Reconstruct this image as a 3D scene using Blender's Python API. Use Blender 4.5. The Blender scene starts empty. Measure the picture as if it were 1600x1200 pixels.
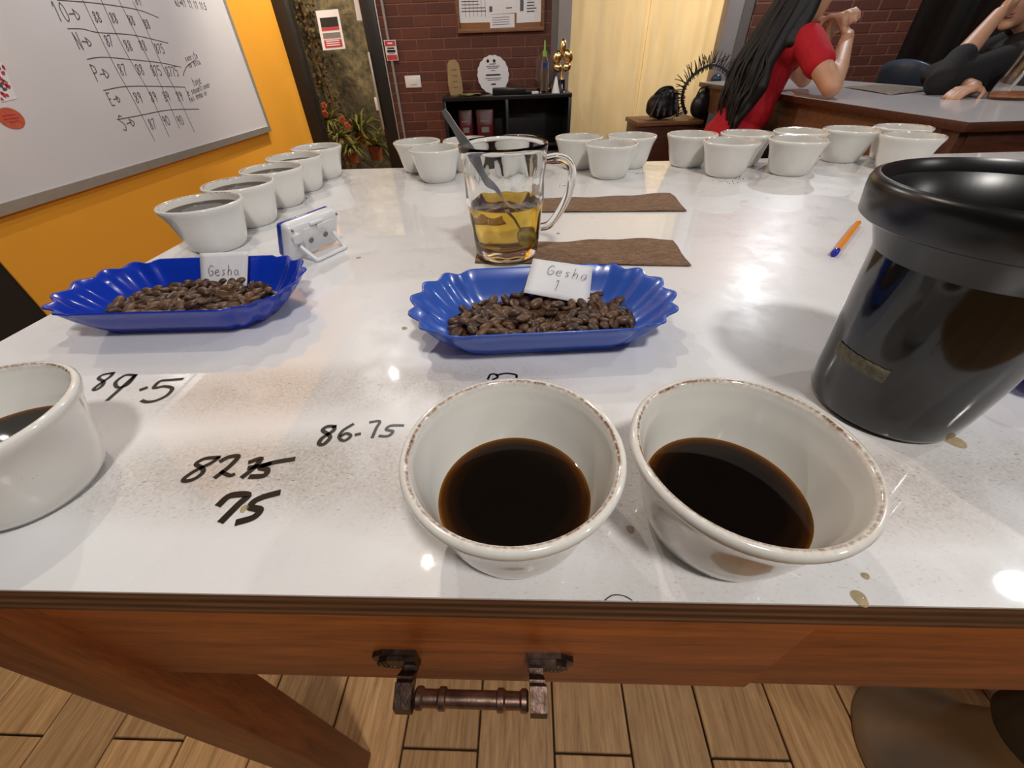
import bpy, bmesh, math, random
import numpy as np
from mathutils import Vector, Matrix, Euler

random.seed(7); rng = np.random.default_rng(7)
SC = bpy.context.scene
COL = SC.collection

# ------------------------------------------------------------------ camera
F_PX = 620.317; PITCH = math.radians(39.60679); ROLL = math.radians(2.13547)
CAM = Vector((0, 0, 1.09))
_fw = Vector((0, math.cos(PITCH), -math.sin(PITCH)))
_dn = Vector((0, -math.sin(PITCH), -math.cos(PITCH)))
_rt = Vector((1, 0, 0))
_c, _s = math.cos(ROLL), math.sin(ROLL)
RT = _rt*_c + _dn*_s
DN = -_rt*_s + _dn*_c
FW = _fw
cd = bpy.data.cameras.new('camera')
cam = bpy.data.objects.new('camera', cd); COL.objects.link(cam)
cd.sensor_fit = 'HORIZONTAL'; cd.sensor_width = 36.0; cd.lens = F_PX/1600*36
cd.clip_start = 0.01; cd.clip_end = 100
m3 = Matrix((RT, -DN, -FW)).transposed()
cam.matrix_world = Matrix.Translation(CAM) @ m3.to_4x4()
SC.camera = cam

# ------------------------------------------------------------------ world, lights, exposure
w = bpy.data.worlds.new('world'); SC.world = w; w.use_nodes = True
w.node_tree.nodes['Background'].inputs[0].default_value = (0.30, 0.27, 0.24, 1)
w.node_tree.nodes['Background'].inputs[1].default_value = 0.3
SC.view_settings.view_transform = 'Standard'; SC.view_settings.look = 'None'
SC.view_settings.exposure = 0.42; SC.view_settings.gamma = 1.0
SC.view_settings.use_curve_mapping = False

def lamp(name, loc, power, color, radius=0.05):
    l = bpy.data.lights.new(name, 'POINT'); l.energy = power; l.color = color; l.shadow_soft_size = radius
    o = bpy.data.objects.new(name, l); COL.objects.link(o); o.location = loc
    return o
WARM = (1.0, 0.89, 0.74); NEUT = (1.0, 0.96, 0.91); COOL = (0.88, 0.94, 1.0)
lamp('ceiling_or_fill_light', (2.34, 3.48, 2.5), 44, COOL, 0.03)      # its mirror image shows on the table
lamp('ceiling_or_fill_light', (-0.87, 2.33, 2.5), 32, NEUT, 0.018)
lamp('ceiling_or_fill_light', (-0.42, 0.90, 2.5), 15, WARM, 0.016)
lamp('ceiling_or_fill_light', (2.10, 0.70, 2.5), 24, COOL, 0.05)
lamp('ceiling_or_fill_light', (0.55, 1.9, 2.55), 8, NEUT, 0.018)
lamp('ceiling_or_fill_light', (0.35, -0.65, 2.6), 60, NEUT, 0.10)  # fill light added overhead to brighten the near table and floor
lamp('ceiling_or_fill_light', (2.3, -1.2, 2.5), 22, NEUT, 0.06)
lamp('garden_lamp_light', (-1.30, 4.45, 2.42), 48, (1.0, 0.84, 0.56), 0.06)
lamp('curtain_back_light', (1.6, 5.2, 1.6), 105, (1.0, 0.92, 0.78), 0.25)  # unseen lamp added behind the curtain to make it glow
sl = bpy.data.lights.new('wall_washer_light', 'SPOT'); sl.energy = 130; sl.color = WARM; sl.spot_size = math.radians(64); sl.spot_blend = 0.8; sl.shadow_soft_size = 0.03
so = bpy.data.objects.new('wall_washer_light', sl); COL.objects.link(so); so.location = (-0.95, 3.6, 2.65)
so.rotation_euler = Vector((-0.66, 0.0, -1.35)).to_track_quat('-Z', 'Y').to_euler()

# ------------------------------------------------------------------ pixel -> place helpers (1600x1200 frame)
def ray(x, y):
    return RT*((x-800)/F_PX) + DN*((y-600)/F_PX) + FW
def onz(x, y, z):
    d = ray(x, y); return CAM + d*((z-CAM.z)/d.z)
def ony(x, y, Y):
    d = ray(x, y); return CAM + d*(Y/d.y)
def onplane(x, y, p, n):
    d = ray(x, y); return CAM + d*((p-CAM).dot(n)/d.dot(n))

# ------------------------------------------------------------------ materials
def lin(c):
    c = c/255.0
    return c/12.92 if c <= 0.04045 else ((c+0.055)/1.055)**2.4
def rgb(r, g, b): return (lin(r), lin(g), lin(b), 1.0)

class NT:
    def __init__(s, name):
        s.m = bpy.data.materials.new(name); s.m.use_nodes = True
        s.t = s.m.node_tree; s.b = s.t.nodes['Principled BSDF']; s.out = s.t.nodes['Material Output']
    def n(s, typ, **kw):
        nd = s.t.nodes.new(typ)
        for k, v in kw.items(): setattr(nd, k, v)
        return nd
    def l(s, a, b): s.t.links.new(a, b)
    def val(s, sock, v):
        if hasattr(v, 'is_output') or isinstance(v, bpy.types.NodeSocket): s.l(v, sock)
        else: sock.default_value = v
    def coord(s, scale=(1, 1, 1), rot=(0, 0, 0), kind='Object', loc=(0, 0, 0)):
        c = s.n('ShaderNodeTexCoord'); mp = s.n('ShaderNodeMapping')
        if kind == 'World':
            g = s.n('ShaderNodeNewGeometry'); s.l(g.outputs['Position'], mp.inputs['Vector'])
        else: s.l(c.outputs[kind], mp.inputs['Vector'])
        mp.inputs['Scale'].default_value = scale; mp.inputs['Rotation'].default_value = rot; mp.inputs['Location'].default_value = loc
        return mp.outputs[0]
    def noise(s, vec, scale=10, detail=4, rough=0.55, dist=0.0):
        nd = s.n('ShaderNodeTexNoise'); s.l(vec, nd.inputs['Vector'])
        nd.inputs['Scale'].default_value = scale; nd.inputs['Detail'].default_value = detail
        nd.inputs['Roughness'].default_value = rough; nd.inputs['Distortion'].default_value = dist
        return nd.outputs['Fac']
    def ramp(s, fac, stops, interp='LINEAR'):
        nd = s.n('ShaderNodeValToRGB'); nd.color_ramp.interpolation = interp
        cr = nd.color_ramp
        while len(cr.elements) < len(stops): cr.elements.new(0.5)
        for e, (p, c) in zip(cr.elements, stops):
            e.position = p; e.color = c if len(c) == 4 else (*c, 1)
        s.l(fac, nd.inputs[0]); return nd.outputs[0]
    def maprange(s, v, a, b, c=0.0, d=1.0, smooth=False):
        nd = s.n('ShaderNodeMapRange'); nd.interpolation_type = 'SMOOTHSTEP' if smooth else 'LINEAR'
        s.val(nd.inputs[0], v)
        for i, x in zip((1, 2, 3, 4), (a, b, c, d)): nd.inputs[i].default_value = x
        return nd.outputs[0]
    def math(s, op, a, b=None):
        nd = s.n('ShaderNodeMath', operation=op); s.val(nd.inputs[0], a)
        if b is not None: s.val(nd.inputs[1], b)
        return nd.outputs[0]
    def mix(s, fac, a, b):
        nd = s.n('ShaderNodeMix', data_type='RGBA'); s.val(nd.inputs[0], fac); s.val(nd.inputs[6], a); s.val(nd.inputs[7], b)
        return nd.outputs[2]
    def bump(s, h, strength=0.3, dist=0.002):
        nd = s.n('ShaderNodeBump'); nd.inputs['Strength'].default_value = strength; nd.inputs['Distance'].default_value = dist
        s.l(h, nd.inputs['Height']); s.l(nd.outputs[0], s.b.inputs['Normal']); return nd
    def set(s, **kw):
        for k, v in kw.items(): s.val(s.b.inputs[k.replace('_', ' ')], v)
        return s

MATS = {}
def plain(name, col, rough=0.5, metal=0.0, var=0.12, scale=30, bump=0.0, **kw):
    """procedural: colour with soft noise variation"""
    if name in MATS: return MATS[name]
    t = NT(name); v = t.coord()
    f = t.noise(v, scale, 3)
    lo = tuple(c*(1-var) for c in col[:3])+(1,); hi = tuple(min(1, c*(1+var)) for c in col[:3])+(1,)
    t.set(Base_Color=t.ramp(f, [(0.3, lo), (0.7, hi)]), Roughness=rough, Metallic=metal)
    for k, x in kw.items(): t.set(**{k: x})
    if bump: t.bump(f, bump, 0.003)
    MATS[name] = t.m; return t.m

def wood(name, c1, c2, scale=(2, 30, 30), rough=0.5, coat=0.06, knots=0.0):
    t = NT(name); v = t.coord(scale)
    f = t.noise(v, 3.0, 6, 0.62, 0.6)
    g = t.noise(t.coord(tuple(x*5 for x in scale)), 4.0, 3, 0.6)
    f2 = t.math('ADD', t.math('MULTIPLY', f, 0.75), t.math('MULTIPLY', g, 0.25))
    col = t.ramp(f2, [(0.32, c1), (0.5, tuple((a+b)/2 for a, b in zip(c1, c2))), (0.68, c2)])
    t.set(Base_Color=col, Roughness=rough, Coat_Weight=coat, Coat_Roughness=0.25)
    t.bump(f2, 0.15, 0.0015); return t.m

M = {}
M['wood_table'] = wood('varnished_wood', rgb(116, 56, 16), rgb(190, 104, 40), (2.2, 30, 22))
M['wood_leg'] = wood('varnished_leg_wood', rgb(84, 40, 13), rgb(150, 80, 32), (22, 22, 2.2))
M['wood_dark'] = wood('dark_stained_wood', rgb(48, 22, 10), rgb(92, 46, 20), (3, 25, 25))
M['wood_mid'] = wood('brown_wood', rgb(96, 62, 40), rgb(140, 98, 66), (3, 25, 25))

def ply():
    t = NT('plywood_edge'); v = t.coord((1, 1, 1))
    sep = t.n('ShaderNodeSeparateXYZ'); t.l(v, sep.inputs[0])
    z = t.math('MULTIPLY', sep.outputs[2], 240.0)
    n = t.noise(t.coord((4, 60, 60)), 3, 5)
    wv = t.math('SINE', t.math('MULTIPLY', t.math('ADD', z, t.math('MULTIPLY', n, 0.9)), 3.6))
    f = t.math('ADD', t.math('MULTIPLY', wv, 0.22), t.math('MULTIPLY', n, 1.0))
    t.set(Base_Color=t.ramp(f, [(0.2, rgb(52, 28, 15)), (0.55, rgb(98, 60, 35)), (0.85, rgb(130, 88, 56))]), Roughness=0.55)
    t.bump(f, 0.3, 0.001); return t.m
M['ply'] = ply()

def laminate():
    t = NT('white_laminate')
    P = t.coord(kind='World')
    total = None
    # dirt smears left by wiping: (x, y, rx, ry, strength)
    for (cx, cy, rx, ry, st) in [(-0.17, 0.232, 0.16, 0.035, .75), (-0.03, 0.235, 0.10, 0.03, .6), (-0.15, 0.155, 0.16, 0.036, .95), (-0.055, 0.145, 0.07, 0.035, .7),
                                 (0.055, 0.14, 0.035, 0.06, .8), (0.19, 0.13, 0.11, 0.04, .85), (-0.28, 0.24, 0.05, 0.025, .4), (0.30, 0.14, 0.10, 0.04, .6), (0.1, 0.08, 0.2, 0.02, .25)]:
        s1 = t.n('ShaderNodeVectorMath', operation='SUBTRACT'); t.l(P, s1.inputs[0]); s1.inputs[1].default_value = (cx, cy, 0.9)
        s2 = t.n('ShaderNodeVectorMath', operation='MULTIPLY'); t.l(s1.outputs[0], s2.inputs[0]); s2.inputs[1].default_value = (1/rx, 1/ry, 0)
        ln = t.n('ShaderNodeVectorMath', operation='LENGTH'); t.l(s2.outputs[0], ln.inputs[0])
        e = t.maprange(ln.outputs['Value'], 0.15, 1.25, st, 0.0, True)
        total = e if total is None else t.math('MAXIMUM', total, e)
    n1 = t.noise(P, 26, 6, 0.6, 0.3)
    n2 = t.noise(t.coord((1, 1, 1), kind='World'), 420, 3, 0.7)
    fine = t.noise(t.coord((300, 900, 1), (0, 0, 0.6), 'World'), 1.0, 2, 0.5)
    grime = t.math('MULTIPLY', total, t.maprange(n1, 0.25, 0.75, 0.35, 1.0))
    grime = t.math('MULTIPLY', grime, t.maprange(n2, 0.3, 0.7, 0.45, 1.1))
    base = t.mix(t.math('MINIMUM', t.math('MULTIPLY', grime, 0.95), 0.9), rgb(226, 225, 226), rgb(138, 116, 90))
    yel = t.noise(P, 55, 5, 0.5, 1.0)
    edge = t.maprange(t.math('ABSOLUTE', t.math('SUBTRACT', yel, 0.79)), 0.0, 0.010, 1.0, 0.0)
    base = t.mix(t.math('MULTIPLY', edge, 0.3), base, rgb(190, 168, 120))
    speck = t.math('MULTIPLY', t.maprange(fine, 0.63, 0.72), t.math('ADD', t.math('MULTIPLY', total, 0.8), 0.05))
    base = t.mix(speck, base, rgb(105, 88, 70))
    rough = t.maprange(n1, 0.3, 0.7, 0.24, 0.42)
    t.set(Base_Color=base, Roughness=t.math('ADD', rough, t.math('MULTIPLY', grime, 0.3)), Specular_IOR_Level=0.3, Coat_Weight=0.8, Coat_Roughness=t.maprange(n2, 0.3, 0.8, 0.012, 0.05))
    h = t.noise(P, 900, 2, 0.5)
    t.bump(h, 0.035, 0.001)
    return t.m
M['laminate'] = laminate()
M['laminate2'] = plain('pale_laminate', rgb(205, 202, 204), 0.3, var=0.03, Coat_Weight=0.4, Coat_Roughness=0.08)

def porcelain():
    t = NT('white_porcelain')
    c = t.n('ShaderNodeTexCoord'); sep = t.n('ShaderNodeSeparateXYZ'); t.l(c.outputs['Object'], sep.inputs[0])
    r = t.math('SQRT', t.math('ADD', t.math('MULTIPLY', sep.outputs[0], sep.outputs[0]), t.math('MULTIPLY', sep.outputs[1], sep.outputs[1])))
    oi = t.n('ShaderNodeObjectInfo')
    ad = t.n('ShaderNodeVectorMath', operation='ADD'); t.l(c.outputs['Object'], ad.inputs[0]); t.l(oi.outputs['Location'], ad.inputs[1])
    n = t.noise(ad.outputs[0], 75, 5, 0.65); n3 = t.noise(ad.outputs[0], 700, 2, 0.6); nl = t.noise(ad.outputs[0], 24, 2, 0.6)
    # thin brown crust on the inner lip
    zt = t.maprange(sep.outputs[2], 0.0535, 0.0558)
    rw = t.math('ADD', r, t.math('MULTIPLY', t.math('SUBTRACT', nl, 0.5), 0.0022))
    nf = t.noise(ad.outputs[0], 420, 4, 0.7)
    ring = t.math('MULTIPLY', zt, t.maprange(t.math('ABSOLUTE', t.math('SUBTRACT', rw, 0.0461)), 0.0002, 0.0008, 1.0, 0.0))
    ring = t.math('MULTIPLY', ring, t.math('MULTIPLY', t.maprange(nf, 0.36, 0.56), t.maprange(nl, 0.30, 0.6, 0.35, 1.0)))
    soft = t.math('MULTIPLY', zt, t.maprange(t.math('ABSOLUTE', t.math('SUBTRACT', rw, 0.0460)), 0.0004, 0.0026, 0.5, 0.0))
    soft = t.math('MULTIPLY', soft, t.maprange(nf, 0.3, 0.72))
    dots = t.math('MULTIPLY', t.maprange(n3, 0.73, 0.76), t.maprange(n, 0.50, 0.70))
    base = t.mix(soft, rgb(228, 226, 220), rgb(150, 108, 58))
    base = t.mix(ring, base, rgb(112, 66, 28))
    base = t.mix(t.math('MULTIPLY', dots, 0.8), base, rgb(60, 40, 25))
    t.set(Base_Color=base, Roughness=0.12, Coat_Weight=0.5, Coat_Roughness=0.04, Specular_IOR_Level=0.5)
    return t.m
M['porcelain'] = porcelain()

def coffee(name, rr, amber):
    t = NT(name)
    c = t.n('ShaderNodeTexCoord'); sep = t.n('ShaderNodeSeparateXYZ'); t.l(c.outputs['Object'], sep.inputs[0])
    r = t.math('SQRT', t.math('ADD', t.math('MULTIPLY', sep.outputs[0], sep.outputs[0]), t.math('MULTIPLY', sep.outputs[1], sep.outputs[1])))
    col = t.ramp(t.math('DIVIDE', r, rr), [(0.70, rgb(8, 4, 2)), (0.86, rgb(30, 14, 4)), (0.95, rgb(70, 38, 8)), (1.0, amber)])
    n = t.noise(t.coord(), 160, 4, 0.6)
    col = t.mix(t.maprange(n, 0.70, 0.76, 0.0, 0.25), col, rgb(70, 46, 26))
    t.set(Base_Color=col, Roughness=0.03, Specular_IOR_Level=0.5)
    return t.m

def bean_mat():
    t = NT('roasted_bean'); oi = t.n('ShaderNodeObjectInfo')
    n = t.noise(t.coord(), 260, 4, 0.6)
    c = t.ramp(oi.outputs['Random'], [(0.0, rgb(62, 40, 25)), (0.5, rgb(82, 56, 36)), (1.0, rgb(112, 80, 52))])
    c = t.mix(t.maprange(n, 0.35, 0.7, 0.0, 0.5), c, rgb(48, 30, 18))
    t.set(Base_Color=c, Roughness=0.42, Specular_IOR_Level=0.45); t.bump(n, 0.25, 0.0006); return t.m
M['bean'] = bean_mat()
def tray_mat(name, col, rough):
    t = NT(name); n = t.noise(t.coord(), 14, 2)
    c = t.ramp(n, [(0.3, tuple(x*0.94 for x in col[:3])+(1,)), (0.7, col)])
    t.set(Base_Color=c, Roughness=rough, Coat_Weight=0.4, Coat_Roughness=0.08)
    tr = t.n('ShaderNodeBsdfTranslucent'); t.l(c, tr.inputs[0])
    mx = t.n('ShaderNodeMixShader'); mx.inputs[0].default_value = 0.28
    t.l(t.b.outputs[0], mx.inputs[1]); t.l(tr.outputs[0], mx.inputs[2]); t.l(mx.outputs[0], t.out.inputs[0]); return t.m
M['tray_light'] = tray_mat('light_blue_plastic', rgb(66, 108, 208), 0.26)
M['tray_deep'] = tray_mat('royal_blue_plastic', rgb(20, 62, 196), 0.18)
M['paper'] = plain('white_paper', rgb(222, 222, 226), 0.85, var=0.03, scale=60, bump=0.05)
M['ink'] = plain('black_marker', rgb(14, 12, 12), 0.35, var=0.3, scale=120)
M['ink_pale'] = plain('grey_marker', rgb(84, 80, 84), 0.6, var=0.25, scale=80)
M['ink_pen'] = plain('pencil_grey', rgb(80, 76, 86), 0.6, var=0.2, scale=80)
def glass(name, col, ior=1.5, rough=0.0):
    t = NT(name); n = t.noise(t.coord(), 20, 2)
    t.set(Base_Color=col, Transmission_Weight=1.0, IOR=ior, Roughness=t.maprange(n, 0.2, 0.8, rough, rough+0.006)); return t.m
M['glass'] = glass('clear_glass', (0.97, 0.98, 0.97, 1), 1.48)
M['tea'] = glass('yellow_tea', rgb(236, 196, 74), 1.33)
M['pane'] = glass('door_glass', (0.98, 0.98, 0.98, 1), 1.05)
M['frost'] = glass('frosted_glass', (0.9, 0.92, 0.95, 1), 1.5, 0.28)
M['steel'] = plain('stainless_steel', rgb(214, 214, 216), 0.36, 1.0, var=0.05)
M['bronze'] = plain('aged_bronze', rgb(76, 60, 52), 0.38, 0.85, var=0.45, scale=160, bump=0.15)
M['bronze_worn'] = plain('worn_bronze', rgb(140, 112, 98), 0.34, 0.9, var=0.35, scale=120, bump=0.1)
M['black_plastic'] = plain('black_plastic', rgb(8, 8, 10), 0.11, var=0.2, Coat_Weight=0.3, Coat_Roughness=0.05)
M['black_matte'] = plain('black_satin_plastic', rgb(17, 17, 19), 0.30, var=0.2)
M['tape'] = plain('masking_tape', rgb(98, 92, 74), 0.8, var=0.35, scale=300, bump=0.3)
M['white_plastic'] = plain('white_plastic', rgb(226, 226, 228), 0.3, var=0.03, Coat_Weight=0.2)
M['blue_plastic'] = plain('blue_plastic', rgb(18, 52, 150), 0.25, var=0.06)
M['orange_plastic'] = plain('orange_plastic', rgb(228, 138, 30), 0.3, var=0.08)
M['pen_blue'] = plain('pen_blue_plastic', rgb(22, 42, 170), 0.2, var=0.08)
M['grey_hole'] = plain('grey_rubber', rgb(120, 118, 116), 0.6, var=0.1)
M['yellow'] = plain('ochre_wall_paint', rgb(232, 160, 40), 0.75, var=0.03, scale=3, bump=0.02)
M['board'] = plain('whiteboard_enamel', rgb(214, 212, 216), 0.22, var=0.015, scale=2, Coat_Weight=0.5, Coat_Roughness=0.06)
M['alu'] = plain('pale_aluminium', rgb(182, 176, 166), 0.42, 0.6, var=0.06)
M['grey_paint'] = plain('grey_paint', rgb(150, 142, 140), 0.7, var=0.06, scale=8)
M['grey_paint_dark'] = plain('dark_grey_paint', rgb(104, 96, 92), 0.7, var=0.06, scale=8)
M['black_frame'] = plain('black_metal_frame', rgb(20, 15, 12), 0.45, var=0.3)
M['ceiling'] = plain('dark_ceiling', rgb(62, 54, 48), 0.9, var=0.05, scale=3)
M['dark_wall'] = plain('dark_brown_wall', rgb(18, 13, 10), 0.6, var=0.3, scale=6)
M['dark_panel'] = plain('dark_grey_panel', rgb(44, 41, 38), 0.35, var=0.15, scale=6)
M['grey_conduit'] = plain('grey_conduit', rgb(150, 142, 142), 0.45, 0.3, var=0.08)
M['red_sign'] = plain('red_print', rgb(190, 54, 62), 0.5, var=0.08)
M['cork'] = plain('cork', rgb(148, 104, 62), 0.9, var=0.2, scale=220, bump=0.2)
M['tan'] = plain('tan_wood', rgb(158, 132, 92), 0.5, var=0.12, scale=40)
M['gold'] = plain('polished_gold', rgb(230, 204, 148), 0.22, 1.0, var=0.08)
M['red_bag'] = plain('dark_red_foil', rgb(86, 14, 24), 0.35, var=0.2, scale=40, bump=0.2)
M['leather'] = plain('black_leather', rgb(20, 19, 21), 0.38, var=0.3, scale=120, bump=0.15)
M['skin'] = plain('skin', rgb(196, 148, 118), 0.5, var=0.06, scale=25, Subsurface_Weight=0.1)
M['red_shirt'] = plain('red_cotton', rgb(178, 16, 34), 0.85, var=0.12, scale=60, bump=0.15)
M['black_cloth'] = plain('black_cotton', rgb(26, 21, 24), 0.9, var=0.25, scale=60, bump=0.15)
M['hair'] = plain('black_hair', rgb(17, 12, 11), 0.6, var=0.5, scale=180)
M['lips'] = plain('lip_skin', rgb(168, 96, 88), 0.45, var=0.06)
M['eye'] = plain('dark_iris', rgb(30, 20, 16), 0.2, var=0.1)
M['chair_blue'] = plain('slate_blue_vinyl', rgb(52, 66, 84), 0.3, var=0.15, scale=14)
_t = NT('coffee_drop'); _t.set(Base_Color=_t.ramp(_t.noise(_t.coord(), 200, 2), [(0.3, rgb(176, 150, 92)), (0.7, rgb(206, 184, 132))]), Roughness=0.03, Alpha=0.38); M['drop'] = _t.m
M['green'] = plain('green_plastic', rgb(120, 180, 70), 0.4, var=0.1)
M['orange_liquid'] = plain('orange_sediment', rgb(198, 110, 48), 0.4, var=0.25, scale=80)
M['stool_grey'] = plain('grey_brushed_steel', rgb(150, 138, 122), 0.4, 0.6, var=0.12, scale=14)
M['flower'] = plain('coral_petal', rgb(236, 112, 80), 0.6, var=0.15)
M['leaf'] = plain('leaf_green', rgb(132, 130, 60), 0.5, var=0.3, scale=40)
M['terracotta'] = plain('terracotta', rgb(160, 84, 46), 0.8, var=0.15)
M['olive_paper'] = plain('olive_print', rgb(132, 134, 88), 0.7, var=0.3, scale=60)

def brown_paper():
    t = NT('brown_crinkled_paper'); n = t.noise(t.coord((26, 60, 30)), 3, 6, 0.7, 1.6)
    t.set(Base_Color=t.ramp(n, [(0.3, rgb(92, 66, 46)), (0.5, rgb(134, 102, 76)), (0.72, rgb(164, 132, 100))]), Roughness=0.8)
    t.bump(n, 0.9, 0.004); return t.m
M['kraft'] = brown_paper()

def brick_mats():
    out = []
    t = NT('red_brick'); oi = t.n('ShaderNodeObjectInfo')
    n = t.noise(t.coord(), 40, 5, 0.6)
    c = t.ramp(oi.outputs['Random'], [(0.0, rgb(84, 42, 30)), (0.5, rgb(96, 50, 36)), (1.0, rgb(108, 58, 42))])
    c = t.mix(t.maprange(n, 0.3, 0.75, 0, 0.45), c, rgb(66, 34, 25))
    t.set(Base_Color=c, Roughness=0.7); t.bump(n, 0.3, 0.002)
    t2 = NT('mortar_with_far_bricks')
    br = t2.n('ShaderNodeTexBrick'); v = t2.coord((1, 1, 1), (math.pi/2, 0, 0), 'World'); t2.l(v, br.inputs['Vector'])
    br.inputs['Color1'].default_value = rgb(98, 50, 36); br.inputs['Color2'].default_value = rgb(86, 44, 31); br.inputs['Mortar'].default_value = rgb(140, 98, 78)
    br.inputs['Scale'].default_value = 1.0; br.inputs['Brick Width'].default_value = 0.206; br.inputs['Row Height'].default_value = 0.065; br.inputs['Mortar Size'].default_value = 0.004
    t2.set(Base_Color=br.outputs[0], Roughness=0.8)
    return t.m, t2.m
M['brick'], M['brick_tex'] = brick_mats()
M['mortar'] = plain('mortar', rgb(124, 86, 70), 0.9, var=0.12, scale=50)

def tile_mat():
    t = NT('wood_look_tile'); oi = t.n('ShaderNodeObjectInfo')
    v = t.coord((55, 4.0, 1))
    ad = t.n('ShaderNodeVectorMath', operation='ADD'); t.l(v, ad.inputs[0])
    sc = t.n('ShaderNodeVectorMath', operation='SCALE'); t.l(oi.outputs['Location'], sc.inputs[0]); sc.inputs['Scale'].default_value = 37.0
    t.l(sc.outputs[0], ad.inputs[1])
    n = t.noise(ad.outputs[0], 1.6, 8, 0.68, 0.8)
    c = t.ramp(n, [(0.28, rgb(152, 114, 74)), (0.5, rgb(196, 154, 106)), (0.72, rgb(222, 184, 134))])
    tint = t.ramp(oi.outputs['Random'], [(0, (0.82, 0.80, 0.78, 1)), (1, (1.08, 1.02, 0.95, 1))])
    mm = t.n('ShaderNodeMix', data_type='RGBA', blend_type='MULTIPLY'); mm.inputs[0].default_value = 1.0
    t.l(c, mm.inputs[6]); t.l(tint, mm.inputs[7])
    t.set(Base_Color=mm.outputs[2], Roughness=0.45); t.bump(n, 0.15, 0.001); return t.m
M['tile'] = tile_mat()
M['grout'] = plain('dark_grout', rgb(62, 50, 38), 0.9, var=0.2, scale=80)

def stone_mat():
    t = NT('mossy_stone_wall'); v = t.coord(kind='World')
    n = t.noise(v, 5, 7, 0.65, 0.6); n2 = t.noise(v, 22, 5, 0.6)
    f = t.math('ADD', t.math('MULTIPLY', n, 0.65), t.math('MULTIPLY', n2, 0.35))
    t.set(Base_Color=t.ramp(f, [(0.36, rgb(72, 68, 56)), (0.5, rgb(128, 120, 100)), (0.64, rgb(178, 162, 128))]), Roughness=0.9)
    t.bump(f, 0.8, 0.03); return t.m
M['stone'] = stone_mat()

def curtain_mat():
    t = NT('cream_curtain'); n = t.noise(t.coord((6, 6, 1.0)), 3, 2)
    col = t.ramp(n, [(0.3, rgb(236, 220, 186)), (0.7, rgb(242, 228, 198))])
    t.set(Base_Color=col, Roughness=0.85)
    tr = t.n('ShaderNodeBsdfTranslucent'); t.l(col, tr.inputs[0])
    mx = t.n('ShaderNodeMixShader'); mx.inputs[0].default_value = 0.55
    t.l(t.b.outputs[0], mx.inputs[1]); t.l(tr.outputs[0], mx.inputs[2]); t.l(mx.outputs[0], t.out.inputs[0]); return t.m
M['curtain'] = curtain_mat()

# ------------------------------------------------------------------ mesh helpers
MW = {}
def link(o): COL.objects.link(o); return o
def tag(o, label=None, cat=None, group=None, kind=None):
    if label: o['label'] = label
    if cat: o['category'] = cat
    if group: o['group'] = group
    if kind: o['kind'] = kind
    return o
def empty(name, loc=(0, 0, 0), rz=0.0, label=None, cat=None, group=None):
    o = bpy.data.objects.new(name, None); link(o); o.empty_display_size = 0.05
    o.location = loc; o.rotation_euler = (0, 0, rz)
    MW[o] = Matrix.Translation(Vector(loc)) @ Matrix.Rotation(rz, 4, 'Z')
    return tag(o, label, cat, group)
def copy_tree(o, parent=None):
    c = o.copy(); link(c); c.parent = parent
    for ch in o.children: copy_tree(ch, c)
    return c

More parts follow.
